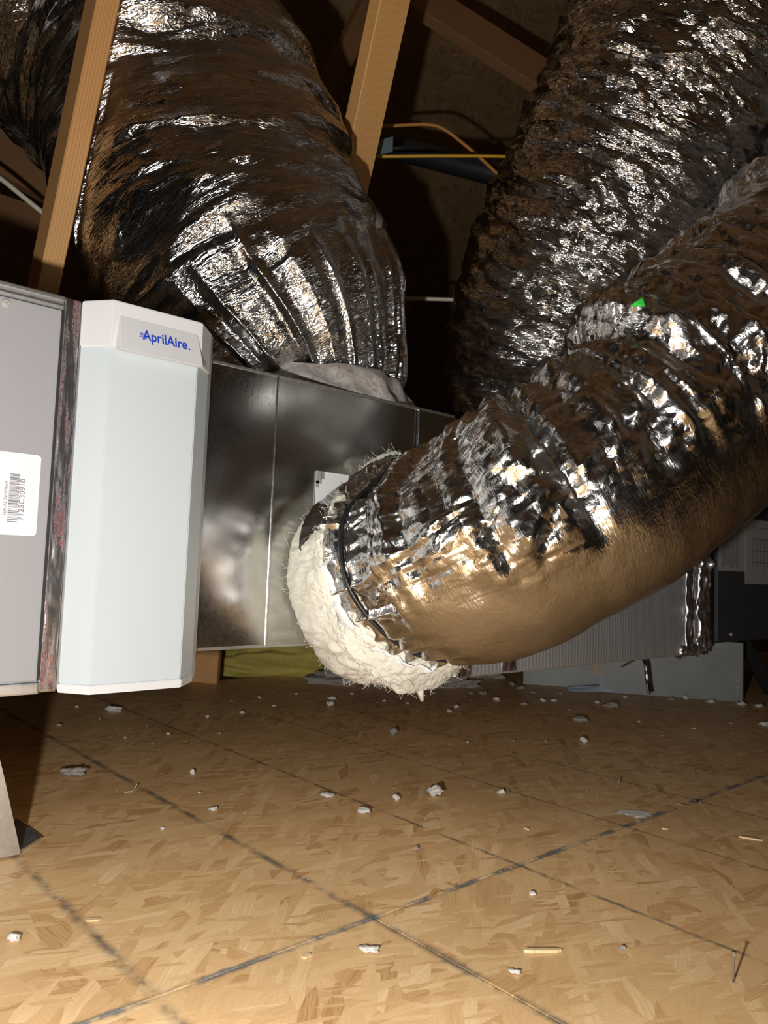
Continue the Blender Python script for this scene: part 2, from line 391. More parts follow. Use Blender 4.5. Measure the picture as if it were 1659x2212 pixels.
M['osb'] = osb_mat('osb_floor', 1.0, True)
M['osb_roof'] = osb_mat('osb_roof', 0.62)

def fluff(name, col, dark, sss=0.0):
    n = NT(name); oc = n.n('ShaderNodeTexCoord').outputs['Object']
    f = n.noise(oc, 60, 6, 0.7, 0.8); g = n.noise(oc, 14, 4, 0.6, 0.5); k = n.noise(oc, 350, 3, 0.7, 1.0)
    c = n.mix(n.ramp(f, [(0.3, 0.0), (0.7, 1.0)]), dark, col)
    nb = n.bump(f, 0.32, 0.012); nb = n.bump(k, 0.5, 0.003, nb)
    n.set(Base_Color=c, Roughness=0.95, Normal=nb); n.b.inputs['Specular IOR Level'].default_value = 0.1
    if sss:
        n.b.inputs['Subsurface Weight'].default_value = sss; n.b.inputs['Subsurface Radius'].default_value = (0.012, 0.011, 0.009); n.b.inputs['Subsurface Scale'].default_value = 1.0
    return n.m
M['wool'] = fluff('fibreglass_wool', (0.84, 0.82, 0.73), (0.74, 0.715, 0.60), 0.0)
M['tuft'] = fluff('loose_wool', (0.78, 0.75, 0.69), (0.60, 0.56, 0.50))
M['tuft_grey'] = fluff('dusty_wool', (0.42, 0.38, 0.33), (0.29, 0.26, 0.22))
M['yellow_wool'] = fluff('yellow_wool', (0.62, 0.52, 0.14), (0.46, 0.38, 0.10))
M['liner'] = plain('white_liner', (0.80, 0.80, 0.80), 0.45, 0, 0.4, 150)

def tape_mat(name, red=0.5, rough=0.22, bmp=0.14):
    n = NT(name); oc = n.n('ShaderNodeTexCoord').outputs['Object']
    cr = n.noise(n.mapping(oc, (30, 30, 12)), 1.5, 4, 0.6, 0.4)
    v = n.vor(n.mapping(oc, (1, 1, 0.45)), 55, 'DISTANCE_TO_EDGE').outputs['Distance']
    blk = n.ramp(n.noise(n.mapping(oc, (110, 20, 9)), 1.0, 2), [(0.50, 0.0), (0.60, 1.0)])
    fin = n.ramp(n.noise(n.mapping(oc, (900, 200, 260)), 1.0, 1), [(0.40, 0.0), (0.60, 1.0)])
    rd = n.math('MULTIPLY', n.math('MULTIPLY', blk, fin), red)
    nb = n.bump(n.math('ADD', cr, n.math('MULTIPLY', v, 0.8)), bmp, 0.006)
    n.set(Base_Color=n.mix(rd, (0.70, 0.69, 0.70), (0.26, 0.006, 0.025)), Metallic=n.math('SUBTRACT', 1.0, n.math('MULTIPLY', rd, 0.7)), Roughness=rough, Normal=nb)
    return n.m
M['tape'] = tape_mat('foil_tape_red_print', 0.9, 0.28)
M['tape_plain'] = tape_mat('foil_tape', 0.35, 0.34, 0.3)
def ductboard():
    n = NT('duct_board_foil'); oc = n.n('ShaderNodeTexCoord').outputs['Object']
    sep = n.n('ShaderNodeSeparateXYZ'); n.l(oc, sep.inputs[0])
    wv = n.math('SINE', n.math('MULTIPLY', n.math('ADD', sep.outputs[0], n.math('MULTIPLY', n.noise(oc, 8, 2), 0.006)), 420.0))
    nb = n.bump(wv, 0.22, 0.002); nb = n.bump(n.noise(oc, 18, 4), 0.2, 0.01, nb)
    n.set(Base_Color=(0.82, 0.82, 0.82), Metallic=0.65, Roughness=n.math('ADD', n.math('MULTIPLY', n.noise(oc, 9, 3), 0.2), 0.34), Normal=nb); return n.m
M['board'] = ductboard()

# ------------------------------------------------------------------ the setting: decking, roof
fl = thing('floor', (0, 0, 0), None, None); fl['kind'] = 'structure'
G = 0.0012
box('osb_panel', -2.2, 5.2, 0.782+G, 2.66, -0.018, 0.0, M['osb'], fl, 0.0004)
box('osb_panel', -2.2, 0.703-G, -2.4, 0.782-G, -0.018, 0.0, M['osb'], fl, 0.0004)
box('osb_panel', 0.703+G, 5.2, -2.4, 0.782-G, -0.018, 0.0, M['osb'], fl, 0.0004)
# attic insulation bed beyond the decking
def bumpy(name, x0, x1, y0, y1, z, amp, mat, n=90, seed=3, cl=6):
    X, Y = np.meshgrid(np.linspace(x0, x1, n), np.linspace(y0, y1, n), indexing='ij')
    Z = z + amp*(0.6*fn(n, n, cl, cl, seed) + 0.35*fn(n, n, cl/3, cl/3, seed+1))
    return link(name, grid_mesh(name, np.stack([X, Y, Z], -1), False), mat, None, True)
bed = bumpy('loose_fill_insulation', -2.2, 8.5, 2.67, 8.8, -0.12, 0.035, M['tuft_grey'], 140)
tag(bed, 'dusty grey loose-fill insulation bed beyond the edge of the decking', 'insulation', kind='stuff')
def roof_panel(name, y0, z0, y1, z1, x0, x1):
    bm = bmesh.new(); t = 0.012
    vs = [bm.verts.new(c) for c in ((x0,y0,z0),(x1,y0,z0),(x1,y1,z1),(x0,y1,z1),(x0,y0,z0+t),(x1,y0,z0+t),(x1,y1,z1+t),(x0,y1,z1+t))]
    for f in ((0,3,2,1),(4,5,6,7),(0,1,5,4),(1,2,6,5),(2,3,7,6),(3,0,4,7)): bm.faces.new([vs[i] for i in f])
    return bm
rf = thing('ceiling', (0, 0, 3.0), None, None); rf['kind'] = 'structure'
ys = [9.2, 7.7, 6.2, 4.7, 3.2, 1.7]
for k in range(5):
    for x0 in (-3.0, -0.56, 1.88, 4.32, 6.76):
        y0, y1 = ys[k], ys[k+1]+0.004
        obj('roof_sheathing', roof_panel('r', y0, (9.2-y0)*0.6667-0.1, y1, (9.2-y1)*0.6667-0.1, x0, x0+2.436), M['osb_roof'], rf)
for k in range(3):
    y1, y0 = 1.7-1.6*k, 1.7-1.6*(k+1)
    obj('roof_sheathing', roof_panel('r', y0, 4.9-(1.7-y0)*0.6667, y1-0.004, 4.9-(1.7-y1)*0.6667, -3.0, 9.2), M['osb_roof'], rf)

# ------------------------------------------------------------------ timbers
p0, p1 = at(97, 600, 1.76), at(222, 0, 1.66)
d = (p1-p0); a = p0 + d*(-p0.z/d.z); b = p1 + d*0.6
STUD = (a, b, 0.047, 0.082)
o = bar('truss_web', a, b, (1, 0, 0), 0.047, 0.082, M['wood'])
tag(o, 'upright fir timber leaning against the big duct above the grey furnace', 'timber', 'roof truss timbers')
p0, p1 = at(772, 330, 2.20), at(843, 0, 2.08)
d = (p1-p0); a = p0 + d*(-(p0.z-0.25)/d.z); b = p1 + d*0.7
o = bar('truss_web', a, b, (1, 0.12, 0), 0.104, 0.046, M['wood_bright'])
tag(o, 'bright orange fir timber between the two large upright ducts', 'timber', 'roof truss timbers')
p0, p1 = at(800, -70, 3.3), at(1330, 270, 3.3)
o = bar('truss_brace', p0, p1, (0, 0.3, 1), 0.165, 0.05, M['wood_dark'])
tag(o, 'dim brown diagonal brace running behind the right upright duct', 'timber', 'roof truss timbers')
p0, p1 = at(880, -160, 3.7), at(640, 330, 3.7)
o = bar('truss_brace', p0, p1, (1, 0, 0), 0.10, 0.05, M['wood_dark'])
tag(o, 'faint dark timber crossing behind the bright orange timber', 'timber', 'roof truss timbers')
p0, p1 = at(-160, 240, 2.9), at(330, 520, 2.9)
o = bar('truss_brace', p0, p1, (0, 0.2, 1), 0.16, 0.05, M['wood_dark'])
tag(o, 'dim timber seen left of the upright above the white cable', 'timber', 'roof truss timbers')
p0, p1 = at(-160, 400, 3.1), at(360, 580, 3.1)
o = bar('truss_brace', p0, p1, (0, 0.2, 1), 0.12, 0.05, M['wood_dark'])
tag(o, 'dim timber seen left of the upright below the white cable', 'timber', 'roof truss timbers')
q = onZ(447, 1476)
o = bar('wooden_post', (q.x, q.y+0.02, 0), (q.x+0.02, q.y+0.02, 0.75), (1, -1, 0), 0.105, 0.04, M['wood'])
tag(o, 'short timber post under the steel plenum beside the filter door', 'timber')

# ------------------------------------------------------------------ furnace on the left
YF = 1.25
fz = thing('furnace', (-0.1, 1.5, 0.247), 'grey painted furnace cabinet with serial number label at left edge', 'furnace')
box('cabinet', -0.75, 0.4085, YF+0.006, 1.66, 0.249, 0.8745, M['galv_dull'], fz, 0.002)
box('door_panel', -0.75, 0.4045, YF-0.004, YF+0.008, 0.268, 0.851, M['grey_paint'], fz, 0.0025, 2)
bm = bmesh.new()
bx(bm, -0.75, 0.4085, YF-0.004, YF+0.006, 0.8665, 0.8745, 0.002, 2); bx(bm, -0.75, 0.4085, YF+0.000, YF+0.006, 0.853, 0.8665, 0.001)
bx(bm, -0.75, 0.4085, YF-0.003, YF+0.004, 0.8555, 0.8615, 0.0022, 2)
obj('top_flange', bm, M['galv_dull'], fz)
bm = bmesh.new()
bx(bm, -0.75, 0.4085, YF-0.005, YF+0.004, 0.2475, 0.265, 0.003, 2)
obj('bottom_flange', bm, M['galv_dull'], fz)
box('gap_strip', 0.4046, 0.4090, YF-0.001, YF+0.006, 0.268, 0.851, M['gap'], fz)  # near-black strip filling the gap beside the door panel
def screw(parent, x, y, z, r=0.006):
    bm = bmesh.new(); m = Matrix.Translation((x, y, z)) @ Matrix.Rotation(math.pi/2, 4, 'X')
    bmesh.ops.create_cone(bm, cap_ends=True, segments=20, radius1=r, radius2=r*0.7, depth=r*0.5, matrix=m)
    bx(bm, x-r*0.75, x+r*0.75, y-r*0.32, y-r*0.2, z-r*0.13, z+r*0.13); bx(bm, x-r*0.13, x+r*0.13, y-r*0.32, y-r*0.2, z-r*0.75, z+r*0.75)
    return obj('screw', bm, M['screw'], parent)
sp = onY(13, 654, YF-0.006); screw(fz, sp.x, YF-0.0065, sp.z, 0.0065)
# serial label
def rounded(x0, x1, z0, z1, r, n=6):
    pts = []
    for cx, cz, a0 in ((x1-r, z1-r, 0), (x0+r, z1-r, 90), (x0+r, z0+r, 180), (x1-r, z0+r, 270)):
        for i in range(n+1):
            a = math.radians(a0+90*i/n); pts.append((cx+r*math.cos(a), cz+r*math.sin(a)))
    return pts
yl = YF-0.004
lab = prism('serial_label', rounded(0.245, 0.3885, 0.490, 0.6155, 0.006), 'y', yl-0.0006, yl, M['paper'], fz)
lab['label'] = 'white serial number label with barcode'
def text(name, s, size, mat, parent, origin, xdir, zdir, off=0.0, ext=0.0002, spacing=1.0, width=None):
    cu = bpy.data.curves.new(name, 'FONT'); cu.body = s; cu.size = size; cu.extrude = ext; cu.offset = off; cu.space_character = spacing
    t = bpy.data.objects.new(name, cu); COL.objects.link(t)
    dg = bpy.context.evaluated_depsgraph_get(); me = bpy.data.meshes.new_from_object(t.evaluated_get(dg))
    bpy.data.objects.remove(t); bpy.data.curves.remove(cu)
    xs = [v.co.x for v in me.vertices]
    k = width/(max(xs)-min(xs)) if width else 1.0
    x = Vector(xdir).normalized(); y = Vector(zdir).normalized(); z = x.cross(y)
    m = Matrix((x*k, y, z)).transposed().to_4x4(); m.translation = Vector(origin) - x*k*min(xs)
    me.transform(m); me.name = name
    return link(name, me, mat, parent)
# the label is turned: its text reads upward
yt = yl-0.0008
pA = onY(12, 1113, yt); pB = onY(16, 1038, yt)
text('lettering', 'SERIAL NUMBER', 0.0064, M['grey_ink'], lab, (pA.x, yt, pA.z), (0, 0, 1), (-1, 0, 0), 0.0, width=pB.z-pA.z)
pA = onY(49, 1124, yt); pB = onY(53, 1035, yt)
text('lettering', '7125C30910', 0.0108, M['grey_ink'], lab, (pA.x, yt, pA.z), (0, 0, 1), (-1, 0, 0), 0.0001, width=pB.z-pA.z)
bm = bmesh.new(); pA = onY(14, 1127, yt); pB = onY(41, 1026, yt)
random.seed(5); z = pA.z
while z < pB.z:
    t = random.choice([0.0007, 0.0007, 0.0013, 0.002]); bx(bm, pA.x+0.0005, pA.x+0.0150, yt-0.0002, yt+0.0002, z, z+t); z += t+random.choice([0.0007, 0.0010, 0.0017])
obj('barcode', bm, M['grey_ink'], lab)
# furnace leg stand
lg = thing('support_stand', (0.37, 1.27, 0), 'grey sheet metal support leg standing on the floor below the furnace', 'leg')
prism('leg_plate', [(0.404, 0.004), (0.372, 0.125), (0.335, 0.249), (0.20, 0.249), (0.20, 0.004)], 'y', 1.262, 1.2645, M['galv_dull'], lg)
P1, P2, P3 = onZ(33, 1783), onZ(92, 1812), onZ(46, 1838)
prism('foot_flange', [(P3.x, P3.y-0.004), (P2.x, P2.y), (P1.x+0.01, P1.y+0.02), (0.20, P1.y+0.02), (0.20, P3.y-0.004)], 'z', 0.0005, 0.004, M['galv_dull'], lg)
prism('rear_plate', [(0.404, 0.004), (0.39, 0.249), (0.20, 0.249), (0.20, 0.004)], 'y', P1.y+0.02, P1.y+0.0225, M['galv_dull'], lg)

# ------------------------------------------------------------------ media filter cabinet and its white door
fc = thing('filter_cabinet', (0.545, 1.6, 0.25), 'narrow air filter cabinet with white plastic door between furnace and plenum', 'air filter')
box('housing', 0.4095, 0.6785, YF+0.004, 1.74, 0.250, 0.8735, M['galv_dull'], fc, 0.002)
def strip(name, x0, x1, y, z0, z1, amp, mat, parent, n=(18, 160), seed=2):
    X, Z = np.meshgrid(np.linspace(x0, x1, n[0]), np.linspace(z0, z1, n[1]), indexing='ij')
    h = np.abs(fn(n[0], n[1], 3.5, 4.0, seed))*0.6 + np.abs(fn(n[0], n[1], 7, 10, seed+1))*0.7
    edge = np.minimum(1, np.minimum(X-x0, x1-X)/0.003)
    Y = y - amp*h*edge
    me = grid_mesh(name, np.stack([X, Y, Z], -1), False)
    o = link(name, me, mat, parent, False)
    md = o.modifiers.new('thickness', 'SOLIDIFY'); md.thickness = 0.0004; md.offset = 1.0
    return o
tp = strip('foil_tape', 0.4098, 0.4365, YF+0.0030, 0.2485, 0.875, 0.0005, M['tape'], fc)
tp['label'] = 'wrinkled silver foil tape with red print'
box('tape_edge', 0.4094, 0.4112, YF-0.002, YF+0.004, 0.250, 0.874, M['tape_plain'], fc, 0.0006)
prof = lambda e, x0=0.4385, x1=0.671: [(x0-e*0.4, YF+0.002), (0.4725-e*0.5, 1.210-e), (0.6265+e*0.5, 1.210-e), (x1+e*0.4, YF+0.002)]
dr = prism('door', prof(0.0), 'z', 0.2605, 0.806, M['cool_plastic'], fc, 0.0015)
prism('door_bottom_rim', prof(0.0022), 'z', 0.2465, 0.2605, M['white_plastic'], dr, 0.0012)
cp = prism('door_cap', prof(0.0055), 'z', 0.8005, 0.8765, M['white_plastic'], dr, 0.0018)
# raised badge, flush at its top and standing proud at its bottom
yb = 1.2045
bm = bmesh.new()
bt = [(0.482, yb-0.0002, 0.8535), (0.620, yb-0.0002, 0.8535)]; bb = [(0.4805, yb-0.0135, 0.7955), (0.6275, yb-0.0135, 0.7955)]
vs = [bm.verts.new(c) for c in (bb[0], bb[1], bt[1], bt[0], (0.4765, yb+0.001, 0.7955), (0.6315, yb+0.001, 0.7955), (0.622, yb+0.001, 0.8545), (0.480, yb+0.001, 0.8545))]
for f in ((0,1,2,3),(4,7,6,5),(0,4,5,1),(1,5,6,2),(2,6,7,3),(3,7,4,0)): bm.faces.new([vs[i] for i in f])
bmesh.ops.bevel(bm, geom=bm.edges[:], offset=0.0008, segments=2, affect='EDGES')
bdg = obj('badge', bm, M['badge_plastic'], dr); bdg['label'] = 'raised badge plate with blue lettering'
up = (Vector(bt[0])-Vector(bb[0])); up.x = 0; up.normalize(); nrm = Vector((1, 0, 0)).cross(up)
def on_badge(x, z): 
    t = (z-0.7955)/(0.8535-0.7955); return Vector((x, yb-0.0135+0.0133*t, z)) + nrm*0.0006
text('lettering', 'AprilAire', 0.0250, M['blue_ink'], bdg, on_badge(0.5185, 0.8205), (1, 0, 0), up, 0.00045, 0.0002, 1.02, width=0.0800)
text('lettering', '.', 0.022, M['blue_ink'], bdg, on_badge(0.6005, 0.8205), (1, 0, 0), up, 0.0004, 0.0002)
bm = bmesh.new()
for k in range(3):      # three small wind strokes crossing the first letter
    for i in range(5):
        t = i/5; x = 0.5140+0.012*t - 0.0006*k; z = 0.8290-0.0030*k+0.0016*math.sin(t*5.2)
        a_, b_ = on_badge(x, z), on_badge(x+0.0026, 0.8290-0.0030*k+0.0016*math.sin((t+0.2)*5.2))
        vs = [bm.verts.new(c) for c in (a_-up*0.0006+nrm*0.0003, b_-up*0.0006+nrm*0.0003, b_+up*0.0006+nrm*0.0003, a_+up*0.0006+nrm*0.0003)]; bm.faces.new(vs)
obj('logo_strokes', bm, M['blue_ink'], bdg)

# ------------------------------------------------------------------ steel plenum
YP = 1.28
pl = thing('plenum', (1.03, 1.6, 0.298), 'shiny galvanized steel plenum box with vertical seams beside the filter door', 'duct')
box('side_panel', 0.6805, 0.8405, YP, 1.76, 0.298, 0.836, M['galv'], pl, 0.0015)
box('side_panel', 0.8435, 1.228, YP+0.0015, 1.76, 0.298, 0.8355, M['galv'], pl, 0.0015)
box('side_panel', 1.2315, 1.355, YP, 1.76, 0.298, 0.836, M['galv'], pl, 0.0015)
box('seam', 0.8385, 0.8425, YP-0.003, YP+0.003, 0.298, 0.8345, M['galv'], pl, 0.0012)
box('seam', 1.2290, 1.2335, YP-0.006, YP+0.003, 0.298, 0.833, M['galv'], pl, 0.0015)
prism('end_corner', [(1.355, YP+0.0005), (1.383, YP+0.012), (1.383, 1.76), (1.355, 1.76)], 'z', 0.30, 0.832, M['galv'], pl, 0.001)
box('bottom_flange', 0.6805, 1.355, YP-0.0015, YP+0.002, 0.2965, 0.3025, M['galv_dull'], pl, 0.0007)
o = box('top_flange', 0.6805, 1.355, YP-0.001, YP+0.003, 0.8315, 0.8375, M['galv_dull'], pl, 0.0008)
A_, B_ = onY(683, 1017, YP), onY(731, 1110, YP)
st = box('sticker', A_.x, 1.03, YP-0.0012, YP, B_.z, A_.z, M['paper'], pl); st['label'] = 'torn white sticker'
random.seed(3)
bm = bmesh.new()
bx(bm, A_.x-0.0003, A_.x+0.014, YP-0.0022, YP-0.0013, A_.z-0.026, A_.z+0.0004)
bx(bm, A_.x+0.013, A_.x+0.021, YP-0.0022, YP-0.0013, A_.z-0.016, A_.z+0.0003); bx(bm, A_.x-0.0003, A_.x+0.007, YP-0.0022, YP-0.0013, A_.z-0.034, A_.z-0.02)
obj('torn_corner', bm, M['grey_paint'], st)

# ------------------------------------------------------------------ flexible ducts
def duct(name, ctrl, ref, ns, nt, disp, mat, parent=None, front=None, smooth=True, rim=None, post=None, crease=None):
    """ctrl: list of (point, radius); disp(s, th, ns, nt) -> height field in metres; coarse on the side away from the viewer"""
    P = spline([(*p, r) for p, r in ctrl], 400); C, s = resample(P, ns)
    T, N, B = frames(C[:, :3], ref); th = np.linspace(0, 2*math.pi, nt, endpoint=False)
    h = disp(s, th)
    if front is not None:
        a0, a1 = front; k = np.zeros(nt, bool); k[::5] = True
        k |= (((th-a0) % (2*math.pi)) < ((a1-a0) % (2*math.pi)))
        idx = np.where(k)[0]
    else: idx = np.arange(nt)
    tt = th[idx]; hh = h[:, idx]
    R = C[:, 3][:, None] + hh
    dirs = np.cos(tt)[None, :, None]*N[:, None, :] + np.sin(tt)[None, :, None]*B[:, None, :]
    V = C[:, None, :3] + R[:, :, None]*dirs
    if rim is not None: V = V + rim(s, tt)[:, :, None]*T[:, None, :]
    if post: V = post(V)
    rr = C[:, 3].mean()
    W = np.r_[tt, 2*math.pi]*rr
    me = grid_mesh(name, V, True, (s, W))
    cw = np.ones((ns, nt)) if crease is None else crease(s, th)
    ca = me.attributes.new('crease', 'FLOAT', 'POINT'); ca.data.foreach_set('value', cw[:, idx].reshape(-1).astype(np.float32))
    return link(name, me, mat, parent, smooth), (C, s, T, N, B)
def smooth(x, a, b):
    t = np.clip((x-a)/(b-a), 0, 1); return t*t*(3-2*t)
def view_angle(C, T, N, B, i):
    """angle of the direction to the camera in the frame at sample i"""
    v = np.array(CAM)-C[i, :3]; return math.atan2(v.dot(B[i]), v.dot(N[i]))

# ---- big duct rising from the plenum
ctrlA = [(at(676, 868, 1.96), 0.225), (at(668, 820, 1.96), 0.262), (at(636, 765, 1.96), 0.318), (at(580, 690, 1.97), 0.352), (at(507, 560, 2.00), 0.372),
         (at(452, 400, 2.05), 0.382), (at(347, 180, 2.14), 0.392), (at(160, -10, 2.28), 0.392), (at(-130, -170, 2.45), 0.39), (at(-420, -290, 2.6), 0.39)]
NS, NTH = 520, 760
def dispA(s, th):
    ns, nt = len(s), len(th); S_ = s[:, None]; TH = th[None, :]
    streak = -np.abs(fn(ns, nt, 7, 60, 1, 0.10))*0.0075 - np.abs(fn(ns, nt, 3.2, 34, 2, -0.10))*0.0035
    big = fn(ns, nt, 26, 70, 3)*0.011 + fn(ns, nt, 60, 120, 9)*0.012
    fine = fn(ns, nt, 1.6, 12, 4, 0.1)*0.0006
    sheet = -np.abs(fn(ns, nt, 10, 90, 6, 0.22))*0.011*np.clip(fn(ns, nt, 40, 90, 7)+0.3, 0, 1.6)
    pl_ = fn(1, nt, 0.1, 9, 12)[0]; pl2 = fn(ns, nt, 60, 8, 13)
    low = 1-smooth(S_, 0.12, 0.34+0.07*fn(1, nt, .1, 40, 14))
    pleat = -np.abs(pl_[None, :]*0.6+pl2*0.6)*0.015*low
    body = smooth(S_, 0.06, 0.26)
    gain = 1+1.3*smooth(S_, 0.85, 1.15)
    streak = streak*gain + (fac(ns, nt, 9, 70, 61, 0.5)*0.0062 + fac(ns, nt, 4, 36, 62, -0.4)*0.0026)*gain
    return (streak+sheet)*body + big*smooth(S_, 0.02, 0.2) + fine + pleat
bd = thing('flexible_duct', at(662, 830, 1.93), 'huge dark shiny foil flexible duct rising left from the plenum top', 'duct', 'insulated foil flexible ducts')
def squeeze(V):
    """the jacket is pinched where it presses against the leaning timber"""
    a, b, wd, th = STUD; z = (b-a).normalized(); x = Vector(R0); x = (x-z*x.dot(z)).normalized(); y = z.cross(x)
    wd, th = 0.078, 0.085      # the timber's corners stand towards the viewer
    r = V-np.array(a); lx = np.abs(r@np.array(x)) ; ly = r@np.array(y)
    ymin = th/2+0.004 - np.clip(lx-wd/2, 0, 1)*6.0
    dy = np.clip(ymin-ly, 0, 0.25)*np.clip((0.30-lx)/0.05, 0, 1)
    return V + dy[:, :, None]*np.array(y)
jk, frA = duct('jacket', ctrlA, (0, -1, 0), NS, NTH, dispA, M['foil_a'], bd, front=(-2.0, 2.0), post=squeeze, crease=lambda s, th: 0.45+0.55*np.clip(0.5+0.8*fn(len(s), len(th), 30, 60, 71), 0, 1))
# white crinkled collar under its lower end
cc = at(672, 812, 1.93)
def collar(name, c, r, z0, z1, mat, parent, seed=4, n=(10, 160)):
    V = np.zeros((n[0], n[1], 3)); th = np.linspace(0, 2*math.pi, n[1], endpoint=False)
    w_ = fn(n[0], n[1], 2.5, 3, seed)*0.006
    for i in range(n[0]):
        t = i/(n[0]-1); rr = r*(1.0-0.16*t**2) + w_[i]
        V[i, :, 0] = c[0]+rr*np.cos(th); V[i, :, 1] = c[1]+rr*np.sin(th); V[i, :, 2] = z0+(z1-z0)*t+w_[i]*0.8*min(1, i)
    return link(name, grid_mesh(name, V, True), mat, parent, False)
M['collar'] = fluff('dirty_white_mastic', (0.62, 0.60, 0.57), (0.30, 0.24, 0.19))
co_ = collar('collar', (cc.x, cc.y), 0.262, 0.8372, 0.905, M['collar'], bd); co_['label'] = 'crinkled dirty white collar'

# ---- right upright duct
ctrlB = [(at(1170, 985, 2.36), 0.26), (at(1175, 930, 2.35), 0.30), (at(1195, 800, 2.32), 0.335), (at(1240, 640, 2.26), 0.345), (at(1330, 440, 2.18), 0.345), (at(1430, 230, 2.12), 0.345),
         (at(1540, 0, 2.08), 0.345), (at(1660, -250, 2.06), 0.345), (at(1760, -480, 2.05), 0.345)]
def dispB(s, th):
    ns, nt = len(s), len(th)
    big = fn(ns, nt, 24, 50, 23)*0.005
    f = fac(ns, nt, 8, 40, 21, 0.5)*0.0058 + fac(ns, nt, 4.0, 22, 22, -0.5)*0.0038 + fac(ns, nt, 2.2, 11, 24, 0.4)*0.0015
    streak = -np.abs(fn(ns, nt, 5, 40, 26, 0.12))*0.0035
    return big + f + streak
rd_ = thing('flexible_duct', at(1160, 1000, 2.36), 'crinkled silver flexible duct rising to the upper right corner', 'duct', 'insulated foil flexible ducts')
jk2, frB = duct('jacket', ctrlB, (0, -1, 0), 440, 760, dispB, M['foil_b'], rd_, front=(-2.0, 2.0))

# ---- near duct leaving the plenum side
PC = Vector((1.13, YP, 0.468))
ctrlC = [(at(890, 1207, 1.585), 0.226), (at(918, 1200, 1.545), 0.222), (at(955, 1188, 1.505), 0.232), (at(1030, 1158, 1.455), 0.240), (at(1125, 1112, 1.435), 0.243), (at(1255, 1043, 1.445), 0.247),
         (at(1408, 930, 1.49), 0.25), (at(1570, 782, 1.57), 0.25), (at(1725, 630, 1.67), 0.25), (at(1950, 410, 1.82), 0.25), (at(2200, 160, 2.0), 0.25)]
def tilt(th): return 0.060*np.clip((1-np.cos(th))/2, 0, 1)**1.5      # the jacket is cut back further below
def build_front():
    ns, nt = 520, 820
    P = spline([(*p, r) for p, r in ctrlC], 400); C, s = resample(P, ns); T, N, B = frames(C[:, :3], (0, 0, 1))
    return C, s, T, N, B
CC, sC, TC, NC, BC = build_front()
iv = len(sC)//4; va = view_angle(CC, TC, NC, BC, iv)
TIE = 0.055
def maskC(s, th):
    # the side turned up and towards the viewer is crumpled, the underside is pulled taut
    ns, nt = len(s), len(th)
    a = ((th+math.pi) % (2*math.pi))-math.pi
    sg = 1 if va > 0 else -1
    a2 = (a*sg)[None, :]
    vs_ = np.array([view_angle(CC, TC, NC, BC, i) for i in range(len(sC))]); vs_ = np.interp(s, sC, np.unwrap(vs_))
    split = (vs_*sg + 0.30 + 0.13*(1-smooth(s, 0.10, 0.48)) + 0.34*smooth(s, 0.42, 0.75))[:, None] + 0.05*fn(ns, nt, 10, 60, 34)
    return smooth(split-a2, -0.16, 0.30)*smooth(a2, -2.2, -1.2)
def dispC(s, th):
    ns, nt = len(s), len(th); S_ = s[:, None]
    mask = maskC(s, th)
    folds = fac(ns, nt, 7, 270, 31, 0.5, 0.35)*0.0115 + fac(ns, nt, 12, 110, 28, 0.5, 0.4)*0.0080 + fac(ns, nt, 8, 36, 32, -0.5)*0.0042 + fac(ns, nt, 8, 20, 29, 0.2)*0.0020
    cr = fac(ns, nt, 6, 11, 33, 0.3)*0.0018 + fac(ns, nt, 3.5, 7, 35, 0.0)*0.0010
    big = fn(ns, nt, 30, 60, 36)*0.005
    taut = -np.abs(fn(ns, nt, 16, 60, 37, 0.5))*0.0022 + fn(ns, nt, 3, 26, 38, 0.5)*0.0005
    h = (folds+cr)*mask + taut*(1-mask) + big
    # gathered at the tie
    near = np.exp(-((S_-TIE)/0.05)**2)
    pleat = -np.abs(fn(ns, nt, 50, 9, 39))*0.009*near
    tie = -0.012*np.exp(-((S_-TIE)/0.009)**2)
    kink = (-0.040*np.exp(-((S_-0.56)/0.022)**2) - 0.022*(1-smooth(S_, 0.52, 0.60))*smooth(S_, 0.12, 0.3))*np.clip(np.cos(th-0.2*va), 0, 1)[None, :]
    cut = -0.036*np.exp(-((th-0.7)/0.45)**2)[None, :]*np.exp(-(S_/0.14)**2)
    neck = -0.040*np.clip(np.cos(th-0.25), 0, 1)[None, :]*(1-smooth(S_, 0.17, 0.33))*smooth(S_, 0.03, 0.10)
    cut = cut + neck
    lift = (0.020*flap(th))[None, :]*np.clip(1-S_/TIE, 0, 1)
    return h*smooth(S_, 0.01, 0.12) + pleat + tie + kink + cut + lift
def flap(th): return smooth(th, 0.1, 0.6)*(1-smooth(th, 1.50, 1.62))
def rimC(s, th):
    g = np.clip(1-s/TIE, 0, 1)[:, None]
    e = 0.050*flap(th)*(0.45+0.55*smooth(th, 0.4, 1.45)) + 0.0015*np.sin(th*23)+0.0015*np.sin(th*41+1)
    return -g*e[None, :] + np.clip(1-s/0.28, 0, 1)[:, None]*tilt(th)[None, :]
nd = thing('flexible_duct', (PC.x, PC.y-0.15, PC.z-0.25), 'near foil flexible duct with smooth bronze underside curving from white insulation', 'duct', 'insulated foil flexible ducts')
jk3, _ = duct('jacket', ctrlC, (0, 0, 1), 520, 820, dispC, M['foil_c'], nd, front=(va-2.2, va+2.2), rim=rimC, crease=lambda s, th: 0.12+0.88*maskC(s, th))
